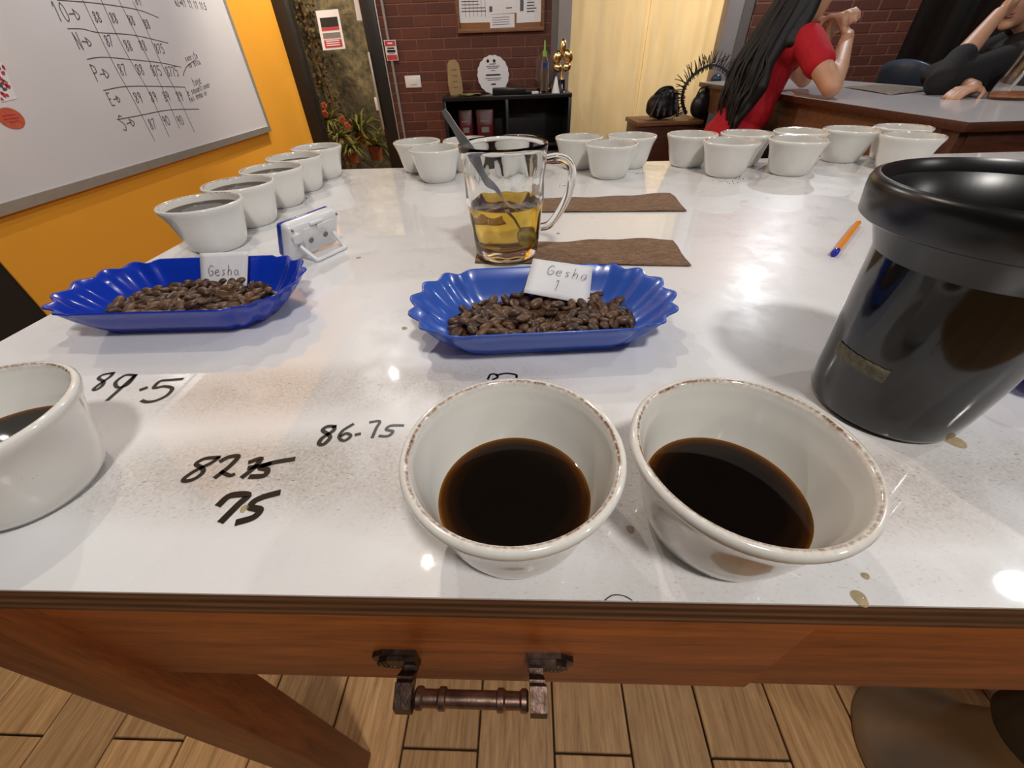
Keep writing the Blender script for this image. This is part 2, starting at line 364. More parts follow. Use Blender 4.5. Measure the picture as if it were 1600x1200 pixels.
class MB:
    def __init__(s): s.v = []; s.f = []
    def add(s, v, f):
        n = len(s.v); s.v += [tuple(p) for p in v]; s.f += [tuple(i+n for i in q) for q in f]; return s
    def xform(s, mat):
        s.v = [tuple(mat @ Vector(p)) for p in s.v]; return s
    def box(s, c, d, rot=None, bev=0.0, seg=2):
        bm = bmesh.new(); bmesh.ops.create_cube(bm, size=1.0)
        for p in bm.verts: p.co = Vector((p.co.x*d[0], p.co.y*d[1], p.co.z*d[2]))
        if bev > 0: bmesh.ops.bevel(bm, geom=bm.edges[:], offset=min(bev, min(d)*0.49), segments=seg, affect='EDGES', profile=0.5)
        mt = Matrix.Translation(Vector(c)) @ (rot.to_4x4() if rot is not None else Matrix.Identity(4))
        bm.verts.index_update()
        s.add([mt @ p.co for p in bm.verts], [[q.index for q in f.verts] for f in bm.faces]); bm.free(); return s
    def cyl(s, p0, p1, r0, r1=None, seg=16, caps=True):
        r1 = r0 if r1 is None else r1
        p0, p1 = Vector(p0), Vector(p1); z = (p1-p0).normalized(); x = z.orthogonal().normalized(); y = z.cross(x)
        v = []
        for p, r in ((p0, r0), (p1, r1)):
            for i in range(seg):
                a = 2*math.pi*i/seg; v.append(p+x*(r*math.cos(a))+y*(r*math.sin(a)))
        f = [(i, (i+1) % seg, seg+(i+1) % seg, seg+i) for i in range(seg)]
        if caps: f += [tuple(reversed(range(seg))), tuple(range(seg, 2*seg))]
        return s.add(v, f)
    def tube(s, pts, r, seg=10, caps=True):
        pts = [Vector(p) for p in pts]; n = len(pts)
        rs = r if isinstance(r, (list, tuple)) else [r]*n
        t0 = (pts[1]-pts[0]).normalized(); x = t0.orthogonal().normalized(); v = []
        for k in range(n):
            t = (pts[min(k+1, n-1)]-pts[max(k-1, 0)]).normalized()
            x = (x-t*x.dot(t)).normalized(); y = t.cross(x)
            for i in range(seg):
                a = 2*math.pi*i/seg; v.append(pts[k]+(x*math.cos(a)+y*math.sin(a))*rs[k])
        f = [(k*seg+i, k*seg+(i+1) % seg, (k+1)*seg+(i+1) % seg, (k+1)*seg+i) for k in range(n-1) for i in range(seg)]
        if caps: f += [tuple(reversed(range(seg))), tuple(range((n-1)*seg, n*seg))]
        return s.add(v, f)
    def lathe(s, prof, seg=48, c=(0, 0, 0), fn=None, closed=False):
        v = []; f = []; n = len(prof); rows = []
        for (r, z) in prof:
            if r <= 1e-7:
                rows.append([len(v)]); v.append((c[0], c[1], c[2]+z))
            else:
                row = []
                for i in range(seg):
                    a = 2*math.pi*i/seg; rr = r if fn is None else fn(r, z, a)
                    row.append(len(v)); v.append((c[0]+rr*math.cos(a), c[1]+rr*math.sin(a), c[2]+z))
                rows.append(row)
        rng_ = range(n) if closed else range(n-1)
        for k in rng_:
            A, B = rows[k], rows[(k+1) % n]
            if len(A) == 1 and len(B) == 1: continue
            for i in range(seg):
                j = (i+1) % seg
                if len(A) == 1: f.append((A[0], B[j], B[i]))
                elif len(B) == 1: f.append((A[i], A[j], B[0]))
                else: f.append((A[i], A[j], B[j], B[i]))
        return s.add(v, f)
    def ell(s, c, r, rot=None, seg=16, rings=10):
        v = []; f = []; c = Vector(c)
        for k in range(rings+1):
            t = math.pi*k/rings
            for i in range(seg):
                a = 2*math.pi*i/seg
                p = Vector((r[0]*math.sin(t)*math.cos(a), r[1]*math.sin(t)*math.sin(a), r[2]*math.cos(t)))
                if rot is not None: p = rot @ p
                v.append(c+p)
        for k in range(rings):
            for i in range(seg):
                j = (i+1) % seg
                f.append((k*seg+i, (k+1)*seg+i, (k+1)*seg+j, k*seg+j))
        return s.add(v, f)
    def slab(s, poly, d):
        """polygon (3D points, planar) pushed along vector d"""
        n = len(poly); p = [Vector(q) for q in poly]; d = Vector(d)
        return s.add(p+[q+d for q in p], [tuple(range(n)), tuple(reversed(range(n, 2*n)))]+[(i, i+n, (i+1) % n+n, (i+1) % n) for i in range(n)])
    def grid(s, fn, nu, nv):
        v = [fn(i/nu, j/nv) for j in range(nv+1) for i in range(nu+1)]
        f = [(j*(nu+1)+i, j*(nu+1)+i+1, (j+1)*(nu+1)+i+1, (j+1)*(nu+1)+i) for j in range(nv) for i in range(nu)]
        return s.add(v, f)
    def stroke(s, pts, nrm, wd, smooth=True, lift=0.0):
        """flat pen stroke through 3D points lying on a plane of normal nrm"""
        nrm = Vector(nrm).normalized(); pts = [Vector(p) for p in pts]
        if smooth and len(pts) > 2: pts = catmull(pts, 5)
        n = len(pts); v = []
        for k in range(n):
            t = pts[min(k+1, n-1)]-pts[max(k-1, 0)]
            if t.length < 1e-9: t = Vector((1, 0, 0))
            t.normalize(); side = nrm.cross(t).normalized()
            ext = t*(-wd*0.35 if k == 0 else (wd*0.35 if k == n-1 else 0))
            p = pts[k]+nrm*lift+ext
            v += [p+side*wd/2, p-side*wd/2]
        f = [(2*k, 2*k+1, 2*k+3, 2*k+2) for k in range(n-1)]
        return s.add(v, f)
    def build(s, name, mat, parent=None, smooth=40, world=False, solid=None, sub=0, origin=None, recalc=True):
        me = bpy.data.meshes.new(name)
        vs = s.v
        if parent is not None and world:
            inv = MW[parent].inverted(); vs = [tuple(inv @ Vector(p)) for p in vs]
        off = Vector((0, 0, 0))
        if parent is None:
            if origin is None:
                a = np.array(vs); mn, mx = a.min(0), a.max(0); off = Vector(((mn[0]+mx[0])/2, (mn[1]+mx[1])/2, mn[2]))
            else: off = Vector(origin)
            vs = [(p[0]-off.x, p[1]-off.y, p[2]-off.z) for p in vs]
        me.from_pydata([tuple(p) for p in vs], [], s.f); me.validate()
        if recalc:
            bm = bmesh.new(); bm.from_mesh(me); bmesh.ops.recalc_face_normals(bm, faces=bm.faces[:]); bm.to_mesh(me); bm.free()
        if smooth is not None:
            me.polygons.foreach_set('use_smooth', [True]*len(me.polygons)); me.set_sharp_from_angle(angle=math.radians(smooth))
        me.materials.append(mat)
        o = bpy.data.objects.new(name, me); link(o); o.location = off
        if parent is not None:
            o.parent = parent; MW[o] = MW.get(parent, Matrix.Identity(4))
        else: MW[o] = Matrix.Translation(off)
        if solid:
            md = o.modifiers.new('thickness', 'SOLIDIFY'); md.thickness = solid; md.offset = 0.0
        if sub:
            md = o.modifiers.new('smooth', 'SUBSURF'); md.levels = sub; md.render_levels = sub
        return o

def catmull(P, n=6):
    P = [Vector(p) for p in P]; out = []
    for i in range(len(P)-1):
        p0 = P[max(i-1, 0)]; p1 = P[i]; p2 = P[i+1]; p3 = P[min(i+2, len(P)-1)]
        for k in range(n):
            t = k/n
            out.append(0.5*((2*p1)+(-p0+p2)*t+(2*p0-5*p1+4*p2-p3)*t*t+(-p0+3*p1-3*p2+p3)*t**3))
    out.append(P[-1]); return out

# handwriting glyphs in a 0..0.6 x 0..1 box
G = {'0': [[(.3, 1), (.08, .75), (.08, .25), (.3, 0), (.52, .25), (.52, .75), (.3, 1)]],
 '1': [[(.15, .8), (.32, 1), (.3, 0)]], '2': [[(.1, .8), (.3, 1), (.5, .8), (.3, .4), (.05, 0), (.55, .03)]],
 '3': [[(.1, .9), (.4, 1), (.48, .75), (.25, .55), (.5, .3), (.35, 0), (.05, .08)]],
 '5': [[(.52, 1), (.15, .98), (.12, .58), (.4, .6), (.5, .3), (.3, 0), (.05, .08)]],
 '6': [[(.45, 1), (.15, .6), (.08, .2), (.3, 0), (.5, .2), (.35, .45), (.12, .35)]],
 '7': [[(.05, .95), (.52, 1), (.25, .4), (.15, 0)]],
 '8': [[(.48, .9), (.25, 1), (.1, .8), (.3, .55), (.5, .25), (.28, 0), (.08, .2), (.3, .5), (.5, .8), (.42, .95)]],
 '9': [[(.5, .85), (.25, 1), (.1, .7), (.3, .5), (.5, .8), (.5, .6), (.35, 0)]],
 '.': [[(.2, .05), (.28, .05)]], 'G': [[(.5, .85), (.28, 1), (.05, .55), (.2, .05), (.5, .12), (.5, .45), (.3, .45)]],
 'e': [[(.1, .3), (.45, .35), (.35, .55), (.12, .45), (.12, .12), (.35, 0), (.5, .1)]],
 's': [[(.42, .5), (.2, .5), (.25, .3), (.42, .15), (.15, 0)]], 'h': [[(.12, 1), (.1, 0)], [(.1, .3), (.3, .5), (.42, .35), (.42, 0)]],
 'a': [[(.42, .45), (.15, .45), (.08, .15), (.25, 0), (.42, .2), (.44, .45)], [(.43, .2), (.52, 0)]],
 'N': [[(.05, 0), (.08, 1)], [(.08, 1), (.45, 0)], [(.45, 0), (.5, 1)]], 'P': [[(.1, 0), (.12, 1)], [(.12, 1), (.5, .9), (.45, .55), (.12, .5)]],
 'E': [[(.5, 1), (.1, 1)], [(.1, 1), (.1, 0)], [(.1, 0), (.5, 0)], [(.1, .5), (.4, .5)]],
 'S': [[(.5, .9), (.25, 1), (.1, .75), (.45, .4), (.35, .05), (.02, .1)]],
 '>': [[(0, .45), (.6, .45)], [(.55, .7), (.95, .42), (.55, .2), (.55, .7)]],
 'u': [[(.08, .5), (.1, .1), (.3, 0), (.42, .5)], [(.42, .5), (.45, 0)]], 'n': [[(.08, .5), (.08, 0)], [(.08, .3), (.3, .5), (.42, .3), (.42, 0)]],
 'i': [[(.2, .5), (.22, 0)]], 'o': [[(.25, .5), (.08, .25), (.25, 0), (.42, .25), (.25, .5)]], 't': [[(.25, .9), (.25, .1), (.4, 0)], [(.08, .55), (.42, .58)]],
 'r': [[(.1, .5), (.12, 0)], [(.12, .3), (.38, .5)]], ' ': []}
def write(mb, txt, org, u, v, nrm, h, wd, gap=0.72, lift=0.0004, slant=0.12, jit=0.03, ws=1.0):
    u = u*ws
    org = Vector(org); x = 0.0
    for ch in txt:
        for st in G.get(ch, []):
            pts = [org+u*((x+a+slant*b+random.uniform(-jit, jit))*h)+v*((b+random.uniform(-jit, jit))*h) for a, b in st]
            mb.stroke(pts, nrm, wd, True, lift)
        x += gap*(1.3 if ch == '>' else (0.5 if ch == '.' else 1.0))

def fuse(name, build_fn, voxel, mat, parent=None, iters=4, origin=None):
    """pieces -> one continuous skin (voxel remesh + smooth), baked to a plain mesh"""
    mb = MB(); build_fn(mb)
    me = bpy.data.meshes.new('tmp'); me.from_pydata(mb.v, [], mb.f); me.validate()
    bm = bmesh.new(); bm.from_mesh(me); bmesh.ops.recalc_face_normals(bm, faces=bm.faces[:]); bm.to_mesh(me); bm.free()
    t = bpy.data.objects.new('tmp', me); link(t)
    md = t.modifiers.new('r', 'REMESH'); md.mode = 'VOXEL'; md.voxel_size = voxel; md.use_smooth_shade = True
    sm = t.modifiers.new('s', 'SMOOTH'); sm.iterations = iters; sm.factor = 0.5
    dg = bpy.context.evaluated_depsgraph_get()
    m2 = bpy.data.meshes.new_from_object(t.evaluated_get(dg)); m2.name = name
    bpy.data.objects.remove(t, do_unlink=True)
    off = Vector((0, 0, 0))
    if parent is None:
        off = Vector(origin) if origin is not None else Vector((0, 0, 0)); m2.transform(Matrix.Translation(-off))
    else: m2.transform(MW[parent].inverted())
    m2.materials.clear(); m2.materials.append(mat)
    m2.polygons.foreach_set('use_smooth', [True]*len(m2.polygons))
    o = bpy.data.objects.new(name, m2); link(o); o.location = off
    if parent is not None: o.parent = parent; MW[o] = MW[parent]
    else: MW[o] = Matrix.Translation(off)
    return o
def capsule(mb, p0, p1, r0, r1, seg=14):
    p0, p1 = Vector(p0), Vector(p1)
    z = (p1-p0); L = z.length; z.normalize(); x = z.orthogonal().normalized()
    pts = []; rs = []
    for k in range(6):
        a = math.pi/2*(1-k/5); pts.append(p0-z*(r0*math.sin(a))); rs.append(max(r0*math.cos(a), 1e-4))
    for k in range(6):
        a = math.pi/2*k/5; pts.append(p1+z*(r1*math.sin(a))); rs.append(max(r1*math.cos(a), 1e-4))
    # straight tube with per ring radius
    y = z.cross(x); v = []; n = len(pts)
    for k in range(n):
        for i in range(seg):
            a = 2*math.pi*i/seg; v.append(pts[k]+(x*math.cos(a)+y*math.sin(a))*rs[k])
    f = [(k*seg+i, k*seg+(i+1) % seg, (k+1)*seg+(i+1) % seg, (k+1)*seg+i) for k in range(n-1) for i in range(seg)]
    f += [tuple(reversed(range(seg))), tuple(range((n-1)*seg, n*seg))]
    mb.add(v, f)
def chain(mb, pts, rs):
    for k in range(len(pts)-1): capsule(mb, pts[k], pts[k+1], rs[k], rs[k+1])

def struct(o): o['kind'] = 'structure'; return o

# ================================================================== THE ROOM
YB = 4.0                      # face of the back wall
ANG = math.radians(-3.0)      # the table and the floor tiles are turned a little
# floor: grout bed + tiles
fl = MB().box((1.3, 1.0, -0.02), (6.6, 7.4, 0.03)).build('floor', M['grout'], smooth=None, origin=(1.3, 1.0, 0)); struct(fl); MW[fl] = Matrix.Translation((1.3, 1.0, 0))
tw, tl = 0.155, 0.62
tile_me = None
ca, sa = math.cos(ANG), math.sin(ANG)
gap = 0.004
def tile_obj(cx, cy):
    global tile_me
    if tile_me is None:
        o = MB().box((0, 0, 0), (tw-gap, tl-gap, 0.010), bev=0.0015, seg=1).build('floor_tile', M['tile'], parent=fl, smooth=30); tile_me = o.data
    else:
        o = bpy.data.objects.new('floor_tile', tile_me); link(o); o.parent = fl
    o.location = (cx*ca-cy*sa-1.3, cx*sa+cy*ca-1.0, 0.0); o.rotation_euler = (0, 0, ANG)
# a column boundary lies at local u = -0.252-ish, cross joints of that column at v ~ 0.145
u0 = -0.252*ca+0.157*sa; v0 = 0.252*sa+0.157*ca
NEAR = []
for i in range(-12, 16):
    for j in range(-5, 8):
        cx = u0+(i+0.5)*tw; cy = v0+(j+0.5)*tl+(0.0 if i % 2 == 0 else tl*0.5)
        wx, wy = cx*ca-cy*sa, cx*sa+cy*ca
        if -1.75 < wx < 4.3 and -2.3 < wy < 4.0: NEAR.append((abs(wx)+abs(wy-0.1)*0.8, cx, cy))
NEAR.sort()
for _, cx, cy in NEAR[:230]: tile_obj(cx, cy)

ce = MB().box((1.3, 1.0, 2.83), (6.6, 7.4, 0.06)).build('ceiling', M['ceiling'], smooth=None); struct(ce)

# left wall: ochre, direction slightly off the y axis
WL_P = Vector((-1.62, 4.0, 0)); WL_D = Vector((0.023, 1, 0)).normalized(); WL_N = Vector((WL_D.y, -WL_D.x, 0))
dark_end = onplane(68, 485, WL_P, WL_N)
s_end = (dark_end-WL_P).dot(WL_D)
def wl(s, z, off=0.0): return WL_P+WL_D*s+WL_N*off+Vector((0, 0, z))
def wl_box(s0, s1, z0, z1, o0, o1):
    mb = MB(); q = [wl(s0, z0, o0), wl(s1, z0, o0), wl(s1, z1, o0), wl(s0, z1, o0)]
    return mb.slab(q, WL_N*(o1-o0))
o = wl_box(s_end, 0.06, 0, 2.8, -0.1, 0.0).build('wall_left', M['yellow'], smooth=None); struct(o)
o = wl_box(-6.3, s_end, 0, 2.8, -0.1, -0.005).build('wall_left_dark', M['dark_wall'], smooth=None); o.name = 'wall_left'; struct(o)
# back wall pieces
def wall_piece(x0, x1, z0, z1, y0=YB+0.012, y1=YB+0.12, mat='brick_tex', name='wall_back'):
    o = MB().box(((x0+x1)/2, (y0+y1)/2, (z0+z1)/2), (x1-x0, y1-y0, z1-z0)).build(name, M[mat], smooth=None)
    MW[o] = Matrix.Translation(o.location); return struct(o)
wA = wall_piece(-0.885, 0.478, 0, 2.8, mat='brick_tex')
wB = wall_piece(1.82, 3.14, 0, 2.8, mat='brick_tex')
wall_piece(-1.66, -0.885, 2.15, 2.8); wall_piece(0.478, 1.82, 2.35, 2.8); wall_piece(3.14, 4.3, 2.2, 2.8)
o = MB().box((4.35, 1.0, 1.4), (0.1, 7.4, 2.8)).build('wall_right', M['brick_tex'], smooth=None); struct(o)
o = MB().box((1.3, -2.6, 1.4), (6.6, 0.1, 2.8)).build('wall_front', M['ceiling'], smooth=None); struct(o)
# bricks as pieces of the back wall
bw, bh = 0.206, 0.065
brick_me = {}
def bricks(wall, x0, x1, z0, z1, xo):
    base = MW[wall].translation
    mo = MB().box(((x0+x1)/2, YB+0.004, (z0+z1)/2), (x1-x0-0.002, 0.010, z1-z0)).build('mortar_bed', M['mortar'], parent=wall, world=True, smooth=None)
    k = 0; z = z0
    while z < z1-0.01:
        off = (0.0 if k % 2 == 0 else bw/2)
        x = x0-bw+((xo+off) % bw)
        while x < x1:
            a, b = max(x, x0), min(x+bw, x1)
            if b-a > 0.02:
                L = round(b-a-0.007, 3)
                if L not in brick_me:
                    ob = MB().box((0, 0, 0), (L, 0.02, bh-0.008), bev=0.0025, seg=1).build('brick', M['brick'], parent=wall, smooth=30); brick_me[L] = ob.data
                else:
                    ob = bpy.data.objects.new('brick', brick_me[L]); link(ob); ob.parent = wall
                ob.location = Vector(((a+b)/2, YB+0.006+random.uniform(-.0012, .0012), z+bh/2))-base
            x += bw
        z += bh; k += 1
bricks(wA, -0.885, 0.478, 0.36, 1.66, 0.05)
bricks(wB, 1.90, 3.14, 0.62, 1.66, 0.11)

# grey columns beside the curtain
def trim(x0, x1, mat, y0=YB-0.05, y1=YB+0.1, name='trim_1', z1=2.4):
    return struct(MB().box(((x0+x1)/2, (y0+y1)/2, z1/2), (x1-x0, y1-y0, z1), bev=0.004).build(name, M[mat], smooth=30))
xa = ony(862, 0, YB).x; xb = ony(873, 0, YB).x; xc = ony(894, 0, YB).x
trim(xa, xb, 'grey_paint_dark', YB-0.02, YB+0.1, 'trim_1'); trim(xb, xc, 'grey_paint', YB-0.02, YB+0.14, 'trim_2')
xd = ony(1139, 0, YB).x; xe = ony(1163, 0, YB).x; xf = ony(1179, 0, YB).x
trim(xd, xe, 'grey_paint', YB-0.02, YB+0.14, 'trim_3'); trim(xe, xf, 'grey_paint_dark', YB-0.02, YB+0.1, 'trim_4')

# door 1 (sliding glass door to the garden)
d1 = empty('door_1', (-1.25, YB, 0)); struct(d1)
def part_box(name, parent, c, d, mat, bev=0.002, rot=None): return MB().box(c, d, rot, bev=bev).build(name, M[mat], parent=parent, world=True, smooth=30)
xl0, xl1, xr0, xr1 = -1.655, -1.52, -0.998, -0.893
part_box('door_frame', d1, ((xl0+xl1)/2, YB+0.03, 1.08), (xl1-xl0, 0.12, 2.16), 'black_frame')
part_box('door_frame', d1, ((xr0+xr1)/2, YB+0.03, 1.08), (xr1-xr0, 0.12, 2.16), 'black_frame')
part_box('door_frame', d1, ((xl0+xr1)/2, YB+0.03, 2.12), (xr0-xl1, 0.12, 0.08), 'black_frame')
part_box('metal_edge_strip', d1, (xr1+0.008, YB-0.012, 1.08), (0.010, 0.03, 2.16), 'alu')
part_box('pane', d1, ((xl1+xr0)/2, YB+0.04, 1.06), (xr0-xl1, 0.006, 2.04), 'pane', bev=0)
hb = MB().box((-0.995, YB-0.045, 0.89), (0.016, 0.02, 0.50), bev=0.004).box((-0.995, YB-0.02, 0.70), (0.014, 0.05, 0.014)).box((-0.995, YB-0.02, 1.08), (0.014, 0.05, 0.014))
hb.build('pull_handle', M['alu'], parent=d1, world=True, smooth=30)
part_box('latch', d1, (-1.018, YB-0.005, 0.815), (0.028, 0.03, 0.09), 'white_plastic', 0.004)
# posters stuck to the pane
pp = empty('glass_poster', (-1.258, YB+0.03, 1.16), 0, 'white notice with dark and pink print stuck on the door glass', 'poster')
pq = [ony(493, 17, YB+0.03), ony(528, 14, YB+0.03), ony(540, 76, YB+0.03), ony(505, 79, YB+0.03)]
MB().slab([p for p in pq], (0, 0.0015, 0)).build('sheet', M['paper'], parent=pp, world=True, smooth=None)
def bil(q, a, b): return (q[0]*(1-a)+q[1]*a)*(1-b)+(q[3]*(1-a)+q[2]*a)*b
def patch(q, a0, b0, a1, b1, mat, name, parent, lift): 
    MB().slab([bil(q, a0, b0)+lift, bil(q, a1, b0)+lift, bil(q, a1, b1)+lift, bil(q, a0, b1)+lift], lift*0.5).build(name, M[mat], parent=parent, world=True, smooth=None)
LY = Vector((0, -0.0012, 0))
patch(pq, .12, .18, .9, .42, 'dark_panel', 'printed_photo', pp, LY)
patch(pq, .12, .43, .9, .50, 'red_sign', 'printed_band', pp, LY)
patch(pq, .12, .56, .9, .70, 'grey_hole', 'printed_band', pp, LY)
patch(pq, .12, .74, .9, .94, 'red_sign', 'printed_band', pp, LY)
for k in range(3): patch(pq, .2, .76+.055*k, .8, .785+.055*k, 'paper', 'printed_line', pp, LY*2)
pq2 = [ony(551, -10, YB+0.03), ony(562, -10, YB+0.03), ony(567, 32, YB+0.03), ony(558, 32, YB+0.03)]
o = MB().slab(pq2, (0, 0.0015, 0)).build('glass_notice', M['paper'], smooth=None); tag(o, 'narrow paper slip stuck on the door glass by the right frame', 'paper')

# garden behind the door
o = MB().grid(lambda a, b: (-3.2+a*3.2, 5.15+0.05*math.sin(a*17)*math.sin(b*9)+0.03*math.sin(a*41+b*23), -0.2+b*3.2), 40, 40).build('wall_garden', M['stone'], smooth=60); struct(o)
o = MB().box((-1.4, 4.7, -0.06), (4.0, 1.2, 0.1)).build('floor_garden', M['stone'], smooth=None); struct(o)
def leaf_strip(mb, base, dirv, L, wd, droop):
    d = Vector((dirv[0], dirv[1], 0)).normalized(); side = Vector((-d.y, d.x, 0)); n = 6; v = []
    for k in range(n+1):
        t = k/n; p = Vector(base)+d*(L*t*0.8)+Vector((0, 0, L*(dirv[2]*t-droop*t*t))); ww = wd*(1-t**2.2)*(0.5+0.8*min(1, t*3))
        v += [p+side*ww*0.5, p-side*ww*0.5]
    mb.add(v, [(2*k, 2*k+1, 2*k+3, 2*k+2) for k in range(n)])
def plant(px, py, y, L, n, label, flowers=0, name='garden_plant'):
    b = ony(px, py, y); base_z = max(0.0, b.z-0.12)
    pl = empty(name, (b.x, b.y, base_z), 0, label, 'plant', 'plants behind the glass door')
    MB().lathe([(0, 0), (0.05, 0), (0.068, 0.11), (0.072, 0.115), (0.066, 0.12), (0.06, 0.105), (0, 0.1)], 16).build('pot', M['terracotta'], parent=pl)
    mb = MB()
    for k in range(n):
        a = random.uniform(0, 2*math.pi)
        leaf_strip(mb, (0, 0, 0.10), (math.cos(a), math.sin(a), random.uniform(0.5, 1.3)), L*random.uniform(.7, 1.15), 0.026, random.uniform(.5, 1.3))
    mb.build('foliage', M['leaf'], parent=pl, smooth=60)
    for k in range(flowers):
        q = Vector((random.uniform(-.1, .1), -0.06, random.uniform(.2, .32))); fm = MB()
        for j in range(5):
            a = 2*math.pi*j/5; fm.ell(q+Vector((0.017*math.cos(a), -0.006, 0.017*math.sin(a))), (0.014, 0.006, 0.014), seg=8, rings=5)
        fm.build('blossom', M['flower'], parent=pl, smooth=60)
plant(530, 215, 4.45, 0.24, 40, 'flowering garden plant with coral blossoms beside the door frame', 3)
plant(562, 205, 4.65, 0.30, 60, 'tall arching grassy plant in the middle of the doorway')
plant(585, 228, 4.5, 0.22, 40, 'low leafy plant beside the door latch')
plant(512, 190, 4.72, 0.24, 70, 'leafy plant against the stone wall left of the doorway', 1)
plant(548, 232, 4.36, 0.20, 60, 'low spreading plant in front of the arching grassy one', 1)
iv = empty('climbing_ivy', (-1.78, 5.08, 0), 0, 'ivy climbing the garden wall at the left of the doorway', 'plant')
MB().tube(catmull([(-1.80, 5.06, 0.0), (-1.74, 5.05, .7), (-1.80, 5.06, 1.4), (-1.72, 5.06, 2.3)], 8), 0.012, 8).build('stem', M['wood_mid'], parent=iv, world=True)
mb = MB()
for k in range(900):
    b_ = Vector((-1.78+random.gauss(0, .10), 5.04-random.uniform(0, .14), random.uniform(.05, 2.4))); a = random.uniform(0, 6.28); L = random.uniform(.02, .04)
    d_ = Vector((math.cos(a), -0.4, math.sin(a))).normalized(); sd_ = Vector((-d_.z, 0, d_.x)).normalized()
    mb.add([b_, b_+d_*L*.5+sd_*L*.42, b_+d_*L+Vector((0, -.004, 0)), b_+d_*L*.5-sd_*L*.42], [(0, 1, 2, 3)])
fo = mb.build('foliage', plain('ivy_ochre', rgb(104, 82, 40), 0.6, var=0.5, scale=30), parent=iv, world=True, smooth=None); fo['kind'] = 'stuff'

# window opening with curtain
def curtain(name, x0, x1, y, label, ph, amp=0.016, waves=5):
    def fn(a, b):
        return (x0+(x1-x0)*a, y+amp*math.sin(a*waves*2*math.pi+ph)+0.5*amp*math.sin(a*waves*4.4*math.pi+2*ph+b), 0.05+b*2.35)
    o = MB().grid(fn, 90, 6).build(name, M['curtain'], smooth=80, solid=0.002); return tag(o, label, 'curtain', 'cream curtains of the window')
xm = ony(1009, 60, YB+0.08).x
curtain('curtain', xc-0.02, xm+0.01, YB+0.10, 'cream curtain panel beside the black shelf unit', 0.4, 0.006, 2)
curtain('curtain', xm, xd+0.03, YB+0.075, 'cream curtain panel behind the black bag and the fringe', 1.3, 0.010, 2)
struct(MB().box(((xc+xd)/2, 5.5, 1.3), (2.6, 0.05, 3.0)).build('wall_porch', M['ceiling'], smooth=None))

# door 2, the dark glazed door on the right
d2 = empty('door_2', (3.65, YB, 0)); struct(d2)
part_box('door_frame', d2, (3.205, YB+0.0, 1.1), (0.13, 0.12, 2.2), 'black_frame')
part_box('door_frame', d2, (3.56, YB+0.0, 1.1), (0.06, 0.10, 2.2), 'black_frame')
part_box('door_frame', d2, (4.22, YB+0.0, 1.1), (0.14, 0.12, 2.2), 'black_frame')
part_box('panel', d2, (3.40, YB+0.03, 1.1), (0.27, 0.03, 2.2), 'dark_panel')
part_box('panel', d2, (3.87, YB+0.03, 1.1), (0.58, 0.03, 2.2), 'dark_panel')

# conduit, sign, switch plate on the bricks
o = MB().tube([(-0.835, YB-0.018, 0.02), (-0.835, YB-0.018, 2.8)], 0.011, 10).build('conduit_pipe', M['grey_conduit'], smooth=60); tag(o, 'thin grey conduit pipe running up the brick wall', 'pipe')
sg = empty('safety_sign', (-0.82, YB-0.033, 1.09), 0, 'small red and white safety sign hung on the conduit pipe', 'sign')
sq = [Vector((-0.868, YB-0.033, 1.205)), Vector((-0.780, YB-0.033, 1.205)), Vector((-0.780, YB-0.033, 1.085)), Vector((-0.868, YB-0.033, 1.085))]
MB().slab(sq, (0, 0.003, 0)).build('plate', M['paper'], parent=sg, world=True, smooth=None)
patch(sq, .06, .04, .94, .30, 'red_sign', 'printed_band', sg, LY); patch(sq, .06, .72, .94, .97, 'red_sign', 'printed_band', sg, LY)
patch(sq, .2, .36, .8, .43, 'ink', 'printed_line', sg, LY); patch(sq, .15, .48, .85, .60, 'ink', 'printed_line', sg, LY); patch(sq, .25, .64, .75, .67, 'ink', 'printed_line', sg, LY)
patch(sq, .3, .12, .7, .2, 'paper', 'printed_line', sg, LY*2)
sw = empty('switch_plate', (-0.70, YB-0.008, 0.915), 0, 'white rectangular switch plate on the brick wall', 'switch plate')
part_box('plate', sw, (-0.698, YB-0.008, 0.951), (0.124, 0.01, 0.078), 'white_plastic', 0.004)
part_box('switch', sw, (-0.698, YB-0.0145, 0.951), (0.05, 0.006, 0.04), 'white_plastic', 0.002)

# cork board with papers
cb = empty('cork_board', (0.016, YB-0.02, 1.225), 0, 'wood-framed cork board with white papers on the brick wall', 'notice board')
part_box('cork_panel', cb, (0.016, YB-0.012, 1.62), (0.60, 0.014, 0.75), 'cork')
for c, d in (((0.016, YB-0.02, 1.238), (0.645, 0.03, 0.024)), ((0.016, YB-0.02, 2.0), (0.645, 0.03, 0.024)), ((-0.296, YB-0.02, 1.62), (0.022, 0.03, 0.75)), ((0.328, YB-0.02, 1.62), (0.022, 0.03, 0.75))):
    part_box('board_frame', cb, c, d, 'wood_mid', 0.003)
def sheet(q, lab, lines):
    yy = YB-0.022; qq = [ony(x, y, yy) for x, y in q]
    s_ = empty('pinned_paper', qq[3], 0, lab, 'paper', 'papers on the cork board')
    MB().slab(qq, (0, 0.001, 0)).build('sheet', M['paper'], parent=s_, world=True, smooth=None)
    for (a0, b0, a1, b1, mt) in lines: patch(qq, a0, b0, a1, b1, mt, 'printed_line', s_, Vector((0, -0.0009, 0)))
ln = [(.08, .3+.055*k, random.uniform(.5, .95), .315+.055*k, 'ink_pale') for k in range(10)]+[(.2+.13*k, .28, .21+.13*k, .9, 'ink_pale') for k in range(6)]
sheet([(715, -60), (762, -62), (766, 35), (718, 36)], 'large printed table sheet at the left of the cork board', ln)
sheet([(758, -60), (808, -62), (807, 20), (760, 23)], 'white sheet with a signature in the middle of the cork board', [(.1, .84, .2, .95, 'ink_pale'), (.65, .88, .85, .90, 'ink_pale')])
